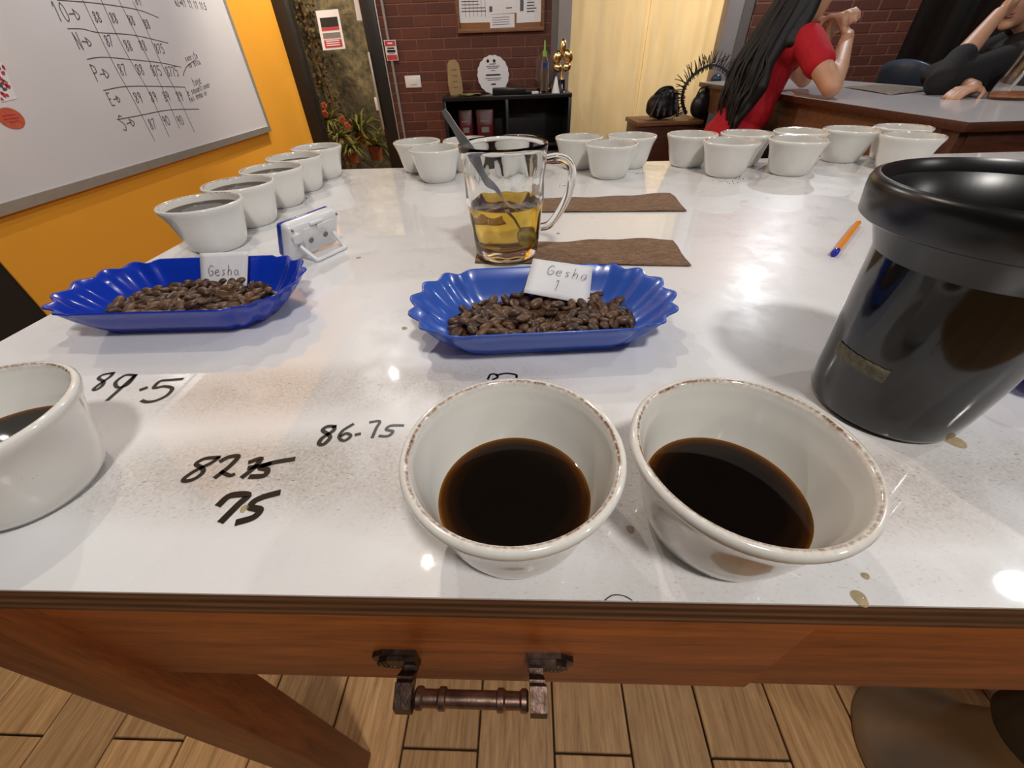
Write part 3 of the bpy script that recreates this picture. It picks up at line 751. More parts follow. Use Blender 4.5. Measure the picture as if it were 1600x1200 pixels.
sheet([(765, 23), (804, 21), (804, 44), (766, 46)], 'small white sheet hanging below the others on the cork board', [(.1, .2+.16*k, .8, .23+.16*k, 'ink_pen') for k in range(4)])
sheet([(808, -60), (847, -62), (845, 34), (807, 36)], 'printed list sheet at the right of the cork board', [(.14, .2, .28, .8, 'ink_pale')]+[(.42, .3+.05*k, random.uniform(.7, .85), .32+.05*k, 'ink_pale') for k in range(11)])

# ------------------------------------------------------------------ black shelf unit and what stands on it
SY0, SY1 = YB-0.40, YB-0.02
pA = ony(690, 150, SY0); pB = ony(894, 148, SY0); SZ = 0.5*(pA.z+pB.z); SX0, SX1 = pA.x, pB.x
su = empty('shelf_unit', ((SX0+SX1)/2, (SY0+SY1)/2, 0), 0, 'black open shelf unit with red bags against the brick wall', 'shelf')
part_box('top_panel', su, ((SX0+SX1)/2, (SY0+SY1)/2, SZ-0.0125), (SX1-SX0, SY1-SY0, 0.025), 'black_matte')
xmid = ony(793, 200, SY0).x
for xx in (SX0+0.0125, SX1-0.0125, xmid): part_box('side_panel', su, (xx, (SY0+SY1)/2, (SZ-0.025)/2), (0.024, SY1-SY0-0.004, SZ-0.026), 'black_matte')
for zz in (0.55, 0.28, 0.03): part_box('shelf_board', su, ((SX0+SX1)/2, (SY0+SY1)/2+0.005, zz-0.01), (SX1-SX0-0.05, SY1-SY0-0.012, 0.02), 'black_matte')
part_box('back_panel', su, ((SX0+SX1)/2, SY1-0.005, SZ/2), (SX1-SX0-0.05, 0.008, SZ-0.05), 'black_matte')
def bag(px, pz, z, w_, h_, label, y=SY0+0.14):
    c = ony(px, pz, y); b = empty('coffee_bag', (c.x, y, z), 0, label, 'bag', 'red bags in the shelf unit')
    mb = MB()
    def fn(a, bq):
        t = 2*math.pi*a; k = 1-0.85*max(0, (bq-0.6)/0.4); bul = 1-0.15*abs(2*bq-0.8)
        ex = abs(math.cos(t))**0.6*math.copysign(1, math.cos(t)); ey = abs(math.sin(t))**0.6*math.copysign(1, math.sin(t))
        return (w_/2*ex*(0.97), 0.035*ey*k*bul, h_*bq)
    mb.grid(fn, 24, 10); mb.build('pouch', M['red_bag'], parent=b, smooth=50)
    MB().box((0, -0.0365, h_*0.42), (w_*0.4, 0.002, h_*0.16)).build('logo_print', M['grey_hole'], parent=b, smooth=None)
    MB().box((0, -0.033, h_*0.68), (w_*0.5, 0.002, h_*0.05)).build('logo_print', M['grey_hole'], parent=b, smooth=None)
bag(728, 190, 0.551, 0.115, 0.22, 'narrow dark red foil bag on the upper shelf, left of the wider one')
bag(758, 190, 0.551, 0.145, 0.22, 'wide dark red foil bag on the upper shelf beside the narrow one')
bag(864, 240, 0.281, 0.15, 0.20, 'dark red foil bag on the lower shelf near the cream curtain')
bag(832, 240, 0.281, 0.15, 0.20, 'dark red foil bag on the lower shelf behind the glass mug')
def on_shelf(px, depth=0.2): return ony(px, 148, SY0+depth).x
# tan plaque
x = on_shelf(713, 0.22); yy = SY0+0.22
mb = MB(); pl = [(-.045, 0), (.045, 0), (.055, .03), (.05, .10), (.04, .19), (.012, .215), (-.03, .21), (-.045, .19), (-.055, .08)]
mb.slab([(x+a, yy, SZ+b) for a, b in pl], (0, 0.018, 0)); tp = empty('award_plaque', (x, yy, SZ), 0, 'tan wooden award plaque on the left of the black shelf unit', 'plaque')
mb.build('plaque', M['tan'], parent=tp, world=True, smooth=30)
for k in range(4): part_box('engraved_line', tp, (x, yy-0.001, SZ+0.05+0.035*k), (0.04, 0.002, 0.004), 'grey_paint_dark', 0)
# white scalloped round plaque
x = on_shelf(772, 0.2); yy = SY0+0.20
rp = empty('round_plaque', (x, yy, SZ), 0, 'white oval certificate plaque with scalloped edge on the black shelf unit', 'plaque')
pts = []
for k in range(72):
    a = 2*math.pi*k/72; rr = 1+0.02*math.cos(a*18); pts.append((x+0.118*rr*math.cos(a), yy, SZ+0.116+0.116*rr*math.sin(a)))
MB().slab(pts, (0, 0.015, 0)).build('plaque', M['paper'], parent=rp, world=True, smooth=None)
for (dx, dz, w_, h_) in [(0, .21, .05, .004), (0, .195, .10, .004), (0, .183, .08, .004), (0, .165, .03, .004), (0, .135, .11, .010), (0, .112, .12, .004), (0, .10, .09, .004), (0, .07, .035, .01)]:
    part_box('printed_line', rp, (x+dx, yy-0.001, SZ+dz*.86), (w_, 0.002, h_*.8), 'ink_pale' if h_ < .009 else 'ink', 0)
for dx in (-.035, .012): MB().cyl((x+dx, yy-0.002, SZ+.198), (x+dx, yy, SZ+.198), 0.010, seg=14).build('printed_seal', M['ink'], parent=rp, world=True)
# black box, leaflet, small white box
x = on_shelf(795, 0.06)
o = MB().box((x, SY0+0.07, SZ+0.022), (0.24, 0.10, 0.044), bev=0.006).box((x+0.15, SY0+0.09, SZ+0.012), (0.10, 0.06, 0.016), bev=0.004).build('black_case', M['black_matte'], smooth=30); tag(o, 'flat black case lying in front of the oval plaque', 'case')
x = on_shelf(732, 0.08); o = MB().grid(lambda a, b: (x-0.09+0.18*a, SY0+0.04+0.09*b, SZ+0.004+0.006*math.sin(a*9)*math.sin(b*6+1)+0.006), 10, 6).build('leaflet', M['olive_paper'], smooth=60, solid=0.003); tag(o, 'crumpled olive leaflet on the black shelf unit below the tan plaque', 'leaflet')
x = on_shelf(836, 0.05); o = MB().box((x, SY0+0.05, SZ+0.008), (0.05, 0.03, 0.016), bev=0.003).build('small_box', M['white_plastic'], smooth=30); tag(o, 'tiny white box at the front of the black shelf unit', 'box')
# clear hexagonal award
x = on_shelf(850, 0.25); yy = SY0+0.25
mb = MB(); mb.slab([(x+0.075*math.cos(math.pi/3*k+0.5), yy, SZ+0.135+0.12*math.sin(math.pi/3*k+0.5)) for k in range(6)], (0, 0.02, 0))
ga = empty('glass_award', (x, yy, SZ), 0, 'clear faceted glass award behind the plastic bottle', 'award'); mb.build('glass_plate', M['frost'], parent=ga, world=True, smooth=None)
part_box('base', ga, (x, yy+0.01, SZ+0.012), (0.11, 0.05, 0.022), 'black_plastic', 0.003)
# plastic bottle
x = on_shelf(850, 0.12); yy = SY0+0.12
bo = empty('plastic_bottle', (x, yy, SZ), 0, 'clear plastic squeeze bottle with green tip on the shelf unit', 'bottle')
MB().lathe([(0, 0), (.03, 0), (.033, .01), (.029, .05), (.033, .09), (.033, .15), (.026, .19), (.014, .215), (.012, .215), (.024, .188), (.031, .148), (.031, .09), (.027, .05), (.031, .012), (0, .004)], 24).build('bottle_body', M['glass'], parent=bo)
MB().lathe([(0, .212), (.016, .212), (.016, .24), (.008, .245), (.005, .30), (0, .302)], 20).build('cap', M['green'], parent=bo)
part_box('label_band', bo, (x, yy-0.033, SZ+0.165), (0.03, 0.003, 0.03), 'blue_plastic', 0)
# gold trophy
x = on_shelf(877, 0.15); yy = SY0+0.15
tr = empty('gold_trophy', (x, yy, SZ), 0, 'shiny gold trophy of rounded petals on a black base', 'trophy')
MB().lathe([(0, 0), (.036, 0), (.03, .01), (.026, .075), (0, .078)], 20).build('base', M['black_plastic'], parent=tr)
MB().lathe([(0, .076), (.016, .076), (.012, .10), (.011, .15), (0, .16)], 16).build('stem', M['gold'], parent=tr)
for (dx, dz, rx, rz, an) in [(-.038, .205, .036, .044, .6), (.036, .21, .036, .044, -.6), (-.034, .145, .034, .028, .3), (.032, .147, .034, .028, -.3), (0, .26, .026, .05, 0)]:
    MB().ell((dx, -0.004, dz), (rx, .022, rz), Euler((0, an, 0)).to_matrix(), 16, 10).build('petal', M['gold'], parent=tr, smooth=80)
x = on_shelf(868, 0.06); o = MB().lathe([(0, 0), (.03, 0), (.0295, .002), (.006, .095), (0, .10)], 24, (x, SY0+0.06, SZ)).build('paper_cone', M['white_plastic'], smooth=60); tag(o, 'small white cone in front of the gold trophy', 'cone')

# ------------------------------------------------------------------ whiteboard
wb_r = onplane(419, 205, WL_P, WL_N); s_r = (wb_r-WL_P).dot(WL_D); zb = wb_r.z
s_l = s_r-2.6; zt_ = zb+1.25
wb = empty('whiteboard', wl((s_l+s_r)/2, zb, 0), 0, 'large whiteboard with handwritten score table on the ochre wall', 'whiteboard')
fr = 0.032
wl_box(s_l+fr, s_r-fr*0.5, zb+fr, zt_-fr, 0.001, 0.018).build('writing_surface', M['board'], parent=wb, world=True, smooth=None)
wl_box(s_l, s_r, zb, zb+fr, 0.0, 0.026).build('board_frame', M['alu'], parent=wb, world=True, smooth=None)
wl_box(s_l, s_r, zt_-fr, zt_, 0.0, 0.026).build('board_frame', M['alu'], parent=wb, world=True, smooth=None)
wl_box(s_r-fr*0.5, s_r, zb+fr, zt_-fr, 0.0, 0.026).build('board_frame', M['alu'], parent=wb, world=True, smooth=None)
wl_box(s_l, s_l+fr*0.5, zb+fr, zt_-fr, 0.0, 0.026).build('board_frame', M['alu'], parent=wb, world=True, smooth=None)
WBP = WL_P+WL_N*0.0185
def wpx(x, y): return onplane(x/3.636, y/3.636, WBP, WL_N)
mb = MB()
for ln_ in [[(325, 0), (560, 20), (780, 55), (900, 100)], [(385, 163), (470, 165), (560, 185), (760, 200), (955, 245)], [(495, 337), (590, 325), (760, 340), (920, 358), (1030, 382)],
            [(588, 515), (700, 493), (850, 490), (1050, 495)], [(665, 680), (800, 655), (960, 625), (1130, 620)], [(470, 0), (560, 190), (660, 390), (760, 570), (880, 800)],
            [(575, 0), (660, 190), (750, 360), (850, 530), (960, 775)], [(675, 0), (750, 150), (840, 330), (930, 520), (1020, 730)], [(755, 10), (830, 160), (920, 370), (1000, 520), (1105, 750)],
            [(1040, 430), (1060, 380), (1110, 340)], [(1050, 495), (1075, 560)]]:
    mb.stroke([wpx(*p) for p in ln_], WL_N, 0.0034)
mb.build('score_grid', M['ink_pale'], parent=wb, world=True, smooth=None)
U = WL_D; V = Vector((0, 0, 1))
for txt, x, y, h in [('10>', 330, 120, .075), ('N>', 450, 280, .07), ('P>', 550, 465, .075), ('E>', 632, 600, .06), ('S>', 705, 745, .075),
                     ('88', 545, 125, .05), ('88', 640, 128, .05), ('88', 740, 140, .05), ('88', 828, 160, .05), ('87', 612, 262, .055), ('88', 722, 288, .055), ('88', 805, 285, .055), ('875', 893, 303, .055),
                     ('87', 690, 428, .06), ('88', 788, 425, .06), ('875', 872, 432, .06), ('8775', 955, 435, .06), ('89', 778, 585, .06), ('89', 865, 580, .06), ('89', 940, 578, .06), ('89', 1015, 575, .06),
                     ('87', 860, 735, .06), ('90', 938, 715, .06), ('90', 1018, 712, .06), ('89', 775, 25, .05), ('62>11 11 11 11.5', 1000, 30, .045)]:
    mb = MB(); write(mb, txt, wpx(x, y), U, V, WL_N, h*(0.72 if '>' in txt and h > .05 else 0.62), 0.0036, ws=0.85)
    mb.build('handwritten_score', M['ink_pale'], parent=wb, world=True, smooth=None)
for txt, x, y, h in [('sonrito', 1055, 350, .03), ('no esta', 1075, 385, .028), ('tone', 1100, 490, .035), ('elseountioner', 1070, 545, .03), ('nos eneajor', 1080, 580, .028)]:
    mb = MB(); write(mb, txt, wpx(x, y), (U*0.96+V*0.12), V, WL_N, h, 0.003, 0.6)
    mb.build('handwritten_note', M['ink_pale'], parent=wb, world=True, smooth=None)
c_ = wpx(62, 672)
mb = MB(); mb.slab([c_+U*(0.042*math.cos(2*math.pi*k/28))+V*(0.030*math.sin(2*math.pi*k/28)) for k in range(28)], WL_N*0.0015)
st = empty('round_sticker', c_, 0, 'round red-orange sticker on the left part of the whiteboard', 'sticker')
mb.build('disc', plain('orange_red_print', rgb(196, 92, 66), 0.5, var=0.15, scale=60), parent=st, world=True, smooth=None)
for k, wd_ in enumerate((0.045, 0.05, 0.03)):
    MB().stroke([c_+WL_N*0.0025-U*wd_/2+V*(0.009-0.009*k), c_+WL_N*0.0025+U*wd_/2+V*(0.009-0.009*k)], WL_N, 0.003, False).build('printed_line', M['red_sign'], parent=st, world=True, smooth=None)
st2 = empty('printed_magnet', wpx(30, 560), 0, 'white decal with red pattern at the left edge of the whiteboard', 'sticker')
q = [wpx(-60, 370), wpx(10, 355), wpx(95, 560), wpx(10, 580)]
MB().slab(q, WL_N*0.001).build('decal', M['paper'], parent=st2, world=True, smooth=None)
for k in range(26):
    a, b = random.random(), random.random(); p = bil(q, a*.9+.05, b*.9+.05)+WL_N*0.0018; r = random.uniform(.003, .008)
    MB().slab([p+U*(r*random.uniform(.6, 1.4)*math.cos(t))+V*(r*random.uniform(.6, 1.4)*math.sin(t)) for t in (0, 1.2, 2.4, 3.7, 5)], WL_N*0.0004).build('printed_mark', M['red_sign'] if k % 4 else M['ink_pale'], parent=st2, world=True, smooth=None)

# ================================================================== THE CUPPING TABLE
TZ = 0.90
TO = Vector((-0.4822, 0.1018, 0)); TU = Vector((ca, sa, 0)); TV = Vector((-sa, ca, 0)); TWD, TDP = 1.80, 0.925
tb = empty('cupping_table', TO, ANG, 'large wooden cupping table with white laminate top in the foreground', 'table')
MB().box((TWD/2, TDP/2, TZ-0.00075), (TWD, TDP, 0.0015)).build('laminate_top', M['laminate'], parent=tb, smooth=None)
MB().box((TWD/2, TDP/2, TZ-0.0015-0.0115), (TWD-0.0006, TDP-0.0006, 0.023), bev=0.0008, seg=1).build('plywood_core', M['ply'], parent=tb, smooth=None)
ZP = TZ-0.0245
APR = 0.020                                     # how far the apron sits back from the edge
def on_apron(x, y, back=APR):
    p0 = TO+TV*back; return onplane(x, y, p0, TV)
za = on_apron(800, 1065).z
def tl_(p): return tb_inv @ Vector(p)
tb_inv = MW[tb].inverted()
uL = tl_(on_apron(110, 1000)).x; uS = tl_(on_apron(1222, 1030)).x
# drawer front, next apron piece, other aprons
dr = MB().box(((0.165+uS)/2, APR+0.010, (za+ZP)/2), (uS-0.165-0.001, 0.020, ZP-za), bev=0.002).build('drawer_front', M['wood_table'], parent=tb, smooth=30)
MB().box(((uS+TWD-0.08)/2, APR+0.012, (za+0.004+ZP)/2), (TWD-0.08-uS, 0.020, ZP-za-0.004), bev=0.001).build('apron', M['wood_table'], parent=tb, smooth=30)
MB().box((TWD/2, TDP-0.03, (za+ZP)/2), (TWD-0.10, 0.02, ZP-za)).build('apron', M['wood_table'], parent=tb, smooth=30)
for uu in (0.03, TWD-0.03): MB().box((uu, TDP/2, (za+ZP)/2), (0.02, TDP-0.1, ZP-za)).build('apron', M['wood_table'], parent=tb, smooth=30)
for uu in (0.118, TWD-0.12):
    for vv in (0.034, TDP-0.05):
        MB().box((uu, vv, ZP/2+0.003), (0.096, 0.048, ZP-0.006), bev=0.003).build('leg', M['wood_leg'], parent=tb, smooth=30)
# drawer handle
hd = MB()
BARY = APR-0.034
def hpos(x, y, back): return onplane(x, y, TO+TV*back, TV)
pl1 = hpos(612, 1022, APR); pl2 = hpos(868, 1024, APR)
b1 = hpos(650, 1092, BARY); b2 = hpos(826, 1094, BARY); zb1 = (b1.z+b2.z)/2
l1, l2 = tl_(b1), tl_(b2); zbar = zb1
zpl = (pl1.z+pl2.z)/2; q1, q2 = tl_(pl1), tl_(pl2)
def bent(u, up):
    mb = MB(); w_ = 0.010
    pth = [(APR-0.002, zpl-0.002), (APR-0.012, zpl-0.004), (BARY+0.005, zbar+0.010), (BARY-0.0068, zbar+0.006), (BARY-0.0076, zbar-0.003), (BARY-0.002, zbar-0.0085), (BARY+0.012, zbar-0.005), (APR-0.006, zpl-0.016), (APR-0.002, zpl-0.016)]
    sk = [u+(up-u)*min(1, max(0, (a-BARY-0.004)/(APR-BARY-0.012))) for a, b in pth]
    mb.slab([(x_-w_/2, a, b) for x_, (a, b) in zip(sk, pth)], (w_, 0, 0)); return mb
mb = MB(); Lb = l2.x-l1.x; r0 = 0.0048
prof = [(0, r0), (.02, .0062), (.06, .0062), (.08, r0), (.20, r0), (.22, .0062), (.27, .0062), (.28, r0), (.72, r0), (.73, .0062), (.78, .0062), (.80, r0), (.92, r0), (.94, .0062), (.98, .0062), (1, r0)]
mb.tube([(l1.x+Lb*a, BARY, zbar) for a, b in prof], [b for a, b in prof], 18)
hh = mb.build('drawer_handle', M['bronze_worn'], parent=tb, smooth=40); hh['label'] = 'dark bronze bail handle of the drawer'

uP1 = tl_(hpos(653, 1022, APR)).x-0.006; uP2 = tl_(hpos(824, 1024, APR)).x+0.006
bent(l1.x-0.006, uP1).build('handle_post', M['bronze'], parent=hh, smooth=30); bent(l2.x+0.006, uP2).build('handle_post', M['bronze'], parent=hh, smooth=30)
for u, sg_ in ((uP1, -1), (uP2, 1)):
    mb = MB(); x0 = u-sg_*0.006
    prof = [(0, -.012), (0, .012), (sg_*.024, .012), (sg_*.033, .005), (sg_*.033, -.003), (sg_*.024, -.012)]
    mb.slab([(x0+a, APR-0.0035, zpl-0.004+b) for a, b in prof], (0, 0.0035, 0))
    mb.slab([(x0+a*0.85, APR-0.0065, zpl-0.004+b*0.72) for a, b in prof], (0, 0.003, 0))
    for k in range(8): mb.ell((x0+sg_*(0.002+0.003*k), APR-0.0065, zpl-0.004-0.004), (0.0011, 0.0011, 0.0011), seg=6, rings=4)
    for k in range(3): mb.box((x0+sg_*(0.022+0.0032*k), APR-0.006, zpl-0.004), (0.0012, 0.002, 0.011-0.003*k))
    mb.build('mounting_plate', M['bronze'], parent=hh, smooth=30)
# marker writing on the laminate (crop of the photo, 2.424x from (0, 540))
mb = MB()
def tpx(x, y, z=TZ+0.0003): return onz(x/2.424, 540+y/2.424, z)
WR = [([(430, 103), (390, 110), (373, 124), (392, 136), (385, 153), (362, 168), (356, 162), (384, 140), (416, 118), (428, 104)], 3.0),
 ([(512, 112), (474, 112), (438, 138), (446, 158), (482, 148), (512, 113)], 3.2), ([(512, 112), (470, 150), (408, 205)], 3.6), ([(535, 166), (552, 160)], 4.5),
 ([(690, 126), (640, 130), (605, 135), (583, 160), (622, 154), (652, 162), (632, 188), (590, 208), (556, 213), (538, 208)], 3.8),
 ([(828, 423), (775, 428), (742, 448), (764, 462), (768, 480), (735, 505), (700, 513), (698, 502), (738, 474), (796, 446), (826, 425)], 4.6),
 ([(838, 436), (866, 422), (902, 420), (868, 458), (818, 497)], 5.5), ([(838, 478), (870, 492), (884, 488)], 4.5),
 ([(948, 440), (988, 428), (962, 462), (920, 496)], 6.0), ([(1110, 430), (1030, 444), (985, 462), (1012, 470), (1000, 492), (950, 496)], 6.5), ([(945, 462), (985, 455), (1020, 448)], 6),
 ([(832, 600), (872, 568), (938, 566), (902, 602), (842, 662)], 8.0), ([(1052, 558), (1000, 572), (962, 590), (950, 612), (984, 622), (960, 650), (902, 668)], 8.0),
 ([(1268, 306), (1240, 306), (1222, 320), (1240, 334), (1250, 348), (1228, 372), (1208, 372), (1220, 350), (1262, 322), (1266, 307)], 5.0),
 ([(1336, 298), (1298, 322), (1284, 348), (1304, 360), (1328, 342), (1312, 332), (1292, 342)], 4.2), ([(1348, 337), (1362, 334)], 4.5),
 ([(1402, 290), (1438, 286), (1424, 314), (1410, 347)], 3.8), ([(1526, 302), (1480, 303), (1462, 318), (1488, 324), (1470, 342), (1438, 342)], 4.0)]
def wtab(items):
    mb = MB()
    for p, wd_ in items: mb.stroke(p, (0, 0, 1), wd_)
    o = mb.build('handwritten_score', M['ink'], parent=tb, world=True, smooth=None); return o
def wset(a, b):
    out_ = []
    for pts, wp in WR[a:b]:
        p = [tpx(*q) for q in pts]; out_.append((p, wp*1.2*((p[0]-CAM).length/F_PX)))
    return out_
for a, b, lab in ((0, 5, '89.5 written in black marker'), (5, 11, '87 with a crossed-out 25 in black marker'), (11, 13, 'bold 75 in black marker'), (13, 18, '86.75 written in black marker')): wtab(wset(a, b))['label'] = lab
def tpx2(x, y): return onz(620+x/3.529, 570+y/3.529, TZ+0.0003)
wtab([([tpx2(*q) for q in pts], 0.0018) for pts in ([(503, 78), (516, 54), (545, 52), (556, 68), (530, 80)], [(548, 58), (600, 47), (655, 54), (660, 70)])])

# ------------------------------------------------------------------ cupping bowls
H = 0.19
PROF = [(0, .0022), (.022, .0022), (.0255, 0), (.0285, 0), (.0305, .0012), (.0345, .0065), (.0372, .014), (.0393, .022), (.0410, .030), (.0432, .039), (.0460, .0468), (.0480, .0505), (.0493, .0535), (.0494, .0556), (.0485, .0571), (.0470, .0576), (.0456, .0569), (.0447, .0550), (.0441, .051), (.0425, .045), (.0398, .034), (.0372, .022), (.0335, .0125), (.026, .0075), (.014, .006), (0, .0058)]
def inner_r(z):
    p = [(b, a) for a, b in PROF[16:]]
    for k in range(len(p)-1):
        if p[k+1][0] <= z <= p[k][0]:
            t = (z-p[k+1][0])/(p[k][0]-p[k+1][0]+1e-9); return p[k+1][1]+(p[k][1]-p[k+1][1])*t
    return 0.03
cup_me = None; cof_me = {}
def bowl(x, y, level, label, group, rz):
    global cup_me
    e = empty('cupping_bowl', (x, y, TZ), rz, label, 'bowl', group)
    if cup_me is None:
        cup_me = MB().lathe(PROF, 72).build('bowl_body', M['porcelain'], parent=e, smooth=60).data
    else:
        o = bpy.data.objects.new('bowl_body', cup_me); link(o); o.parent = e
    if level not in cof_me:
        r = inner_r(level)+0.0003
        mt = coffee('black_coffee_%d' % int(level*1e4), r, rgb(124, 80, 24) if level < .031 else rgb(120, 92, 50))
        cof_me[level] = MB().lathe([(0, level-0.003), (r-0.004, level-0.003), (r, level+0.0004), (r-0.0012, level), (0, level)], 72).build('coffee', mt, parent=e, smooth=50).data
    else:
        o = bpy.data.objects.new('coffee', cof_me[level]); link(o); o.parent = e
    return e
GF = 'bowls at the far edge'; GL = 'bowls along the left edge'; GN = 'bowls at the near edge'
for (x, y, lv, lab, g) in [
    (-.283/H, .150/H, .030, 'white cupping bowl cut off by the left edge of the photo', GN),
    (-.005, .615, .0225, 'white cupping bowl of black coffee in the middle of the near edge', GN),
    (.531, .589, .0225, 'white cupping bowl of black coffee right beside the tall black container', GN),
    (-2.056, 2.89, .0485, 'full white bowl nearest the royal blue tray in the left row', GL),
    (-2.065, 3.415, .0485, 'full white bowl second from the royal blue tray in the left row', GL),
    (-2.040, 3.940, .0485, 'full white bowl in the middle of the left row of five', GL),
    (-2.052, 4.466, .0470, 'full white bowl second from the far end of the left row', GL),
    (-2.020, 4.995, .0470, 'full white bowl at the far end of the left row, near the garden door', GL),
    (-.955, 5.13, .0430, 'white bowl at the far edge, back left of the cluster beside the glass mug', GF),
    (-.700, 4.655, .0430, 'white bowl standing in front in the cluster left of the glass mug', GF),
    (-.405, 5.10, .0430, 'white bowl at the far edge half hidden behind the spoon', GF),
    (.125, 5.07, .0430, 'white bowl at the far edge hidden behind the glass mug', GF),
    (.83, 5.02, .0430, 'white bowl back left in the trio right of the glass mug', GF),
    (1.08, 4.54, .0430, 'white bowl in front of the trio right of the glass mug', GF),
    (1.395, 4.97, .0430, 'white bowl back right in the trio right of the glass mug', GF),
    (2.030, 4.925, .0440, 'white bowl with brown specks on its lower left side, far edge', GF),
    (2.225, 4.425, .0430, 'white bowl in front of the speckled one, below the red shirt', GF),
    (2.579, 4.853, .0430, 'white bowl at the far edge directly below the red shirt hem', GF),
    (2.86, 4.395, .0430, 'white bowl in front, fourth front bowl of the far row before the black container', GF),
    (3.145, 4.852, .0430, 'white bowl mostly hidden behind the front bowl left of the plain pair', GF),
    (3.693, 4.87, .0400, 'white bowl standing alone in shade, third from the right of the far row', GF),
    (3.948, 4.378, .0430, 'white bowl closest to the black container rim in the far row', GF),
    (4.246, 4.874, .0430, 'white bowl behind the rightmost front bowl of the far row', GF)]:
    bowl(x*H, y*H, lv, lab, g, random.uniform(0, 6.28))

# ------------------------------------------------------------------ sample trays
def tray_mesh():
    mb = MB(); nS = 14; nE = 60; ring = []
    def outline(a, e, b, amp, wz):
        pts = []
        for k in range(nS): pts.append((-a+2*a*k/nS, -b, 0.0))
        for k in range(nE):
            t = k/nE; ph = -math.pi/2+math.pi*t; w_ = 0.75*(math.cos(2*math.pi*6.5*t)-1)+0.5*(abs(math.cos(math.pi*6.5*t))-1)
            r = amp*w_*min(1, 14*t, 14*(1-t)); n_ = Vector((b*math.cos(ph), e*math.sin(ph), 0)).normalized()
            x_, y_ = a+e*math.cos(ph)**0.85, b*math.sin(ph); pts.append((x_+n_.x*r, y_+n_.y*r, wz*w_))
        for k in range(nS): pts.append((a-2*a*k/nS, b, 0.0))
        for k in range(nE):
            t = k/nE; ph = math.pi/2+math.pi*t; w_ = 0.75*(math.cos(2*math.pi*6.5*t)-1)+0.5*(abs(math.cos(math.pi*6.5*t))-1)
            r = amp*w_*min(1, 14*t, 14*(1-t)); n_ = Vector((b*math.cos(ph), e*math.sin(ph), 0)).normalized()
            x_, y_ = -a-e*abs(math.cos(ph))**0.85, b*math.sin(ph); pts.append((x_+n_.x*r, y_+n_.y*r, wz*w_))
        return pts
    lv = [(.046, .030, .036, .0006, 0, 0.001), (.048, .033, .039, .0010, 0, 0.002), (.0525, .041, .047, .0014, .0002, .0125), (.056, .047, .0535, .0021, .0005, .0225), (.058, .0525, .0585, .0028, .0009, .0318), (.0585, .0545, .0597, .0029, .0009, .0325)]
    N = None; v = []
    for (a, e, b, am, wz, z) in lv:
        o = outline(a, e, b, am, wz); N = len(o); v += [(p[0], p[1], z+p[2]) for p in o]
    f = [(k*N+i, k*N+(i+1) % N, (k+1)*N+(i+1) % N, (k+1)*N+i) for k in range(len(lv)-1) for i in range(N)]
    f.append(tuple(reversed(range(N))))
    return mb.add(v, f)
def tray(x, y, rz, mat, label, nm='sample_tray'):
    o = tray_mesh().build(nm, M[mat], smooth=50, origin=(0, 0, 0), solid=0.0016)
    o.location = (x, y, TZ); o.rotation_euler = (0, 0, rz); MW[o] = Matrix.Translation((x, y, TZ)) @ Matrix.Rotation(rz, 4, 'Z')
    return tag(o, label, 'tray', 'blue sample trays')
T1 = (0.028, 0.307, math.radians(1.0)); T2 = (-0.310, 0.362, math.radians(-1.0))
tray(*T1, 'tray_light', 'light blue fluted tray of coffee beans in the middle of the table')
tray(*T2, 'tray_deep', 'royal blue fluted tray of coffee beans on the left of the table')
p3 = onz(1572, 558, TZ+0.03)
tray(p3.x+0.118, p3.y+0.03, math.radians(4), 'tray_light', 'blue tray cut off by the right edge behind the black container')

# coffee beans
def bean_mesh(seed):
    r = random.Random(seed); a = r.uniform(.0060, .0070); b = r.uniform(.0042, .0047); c = r.uniform(.0036, .0042)
    mb = MB(); R, S = 9, 14; v = []
    for k in range(1, R):
        t = math.pi*k/R; rad = math.sin(t)**0.8
        for i in range(S):
            an = 2*math.pi*i/S-math.pi/2; y_ = b*rad*math.cos(an); z_ = c*rad*math.sin(an)
            if z_ < 0: z_ *= 0.5
            if i == 0: z_ = c*rad*0.05+0.0002
            v.append((-a*math.cos(t), y_, z_))
    n = len(v); v += [(-a, 0, 0.0002), (a, 0, 0.0002)]
    f = [(k*S+i, k*S+(i+1) % S, (k+1)*S+(i+1) % S, (k+1)*S+i) for k in range(R-2) for i in range(S)]
    f += [(n, (i+1) % S, i) for i in range(S)]+[(n+1, (R-2)*S+i, (R-2)*S+(i+1) % S) for i in range(S)]
    return mb.add(v, f)
bean_src = []
for sd in range(4):
    me_o = bean_mesh(sd).build('bean_tmp', M['bean'], smooth=50, origin=(0, 0, 0)); bean_src.append(me_o.data); me_o.data.name = 'coffee_bean'
    bpy.data.objects.remove(me_o, do_unlink=True)
def settle(N, A0, B0, skew, seed):
    g = np.random.default_rng(seed); R = 0.0046
    P = np.c_[g.uniform(-A0, A0, N), g.uniform(-B0, B0, N), g.uniform(.006, .05, N)]
    for it in range(260):
        P[:, 2] -= 0.0008 if it < 200 else 0.0003
        P[:, 0] += skew*0.0001
        for sub in range(3):
            d = P[:, None, :]-P[None, :, :]; L = np.sqrt((d**2).sum(-1))+np.eye(N)
            ov = np.clip(2*R-L, 0, None); np.fill_diagonal(ov, 0)
            P += (d/L[..., None]*ov[..., None]*0.28).sum(1)
            P[:, 2] = np.maximum(P[:, 2], R+0.002)
            A = A0+0.72*P[:, 2]; B = B0+0.74*P[:, 2]
            q = ((np.abs(P[:, 0])/A)**2.4+(np.abs(P[:, 1])/B)**2.4)**(1/2.4); k = np.where(q > 1, 1/q, 1)
            P[:, 0] *= k; P[:, 1] *= k
    return P
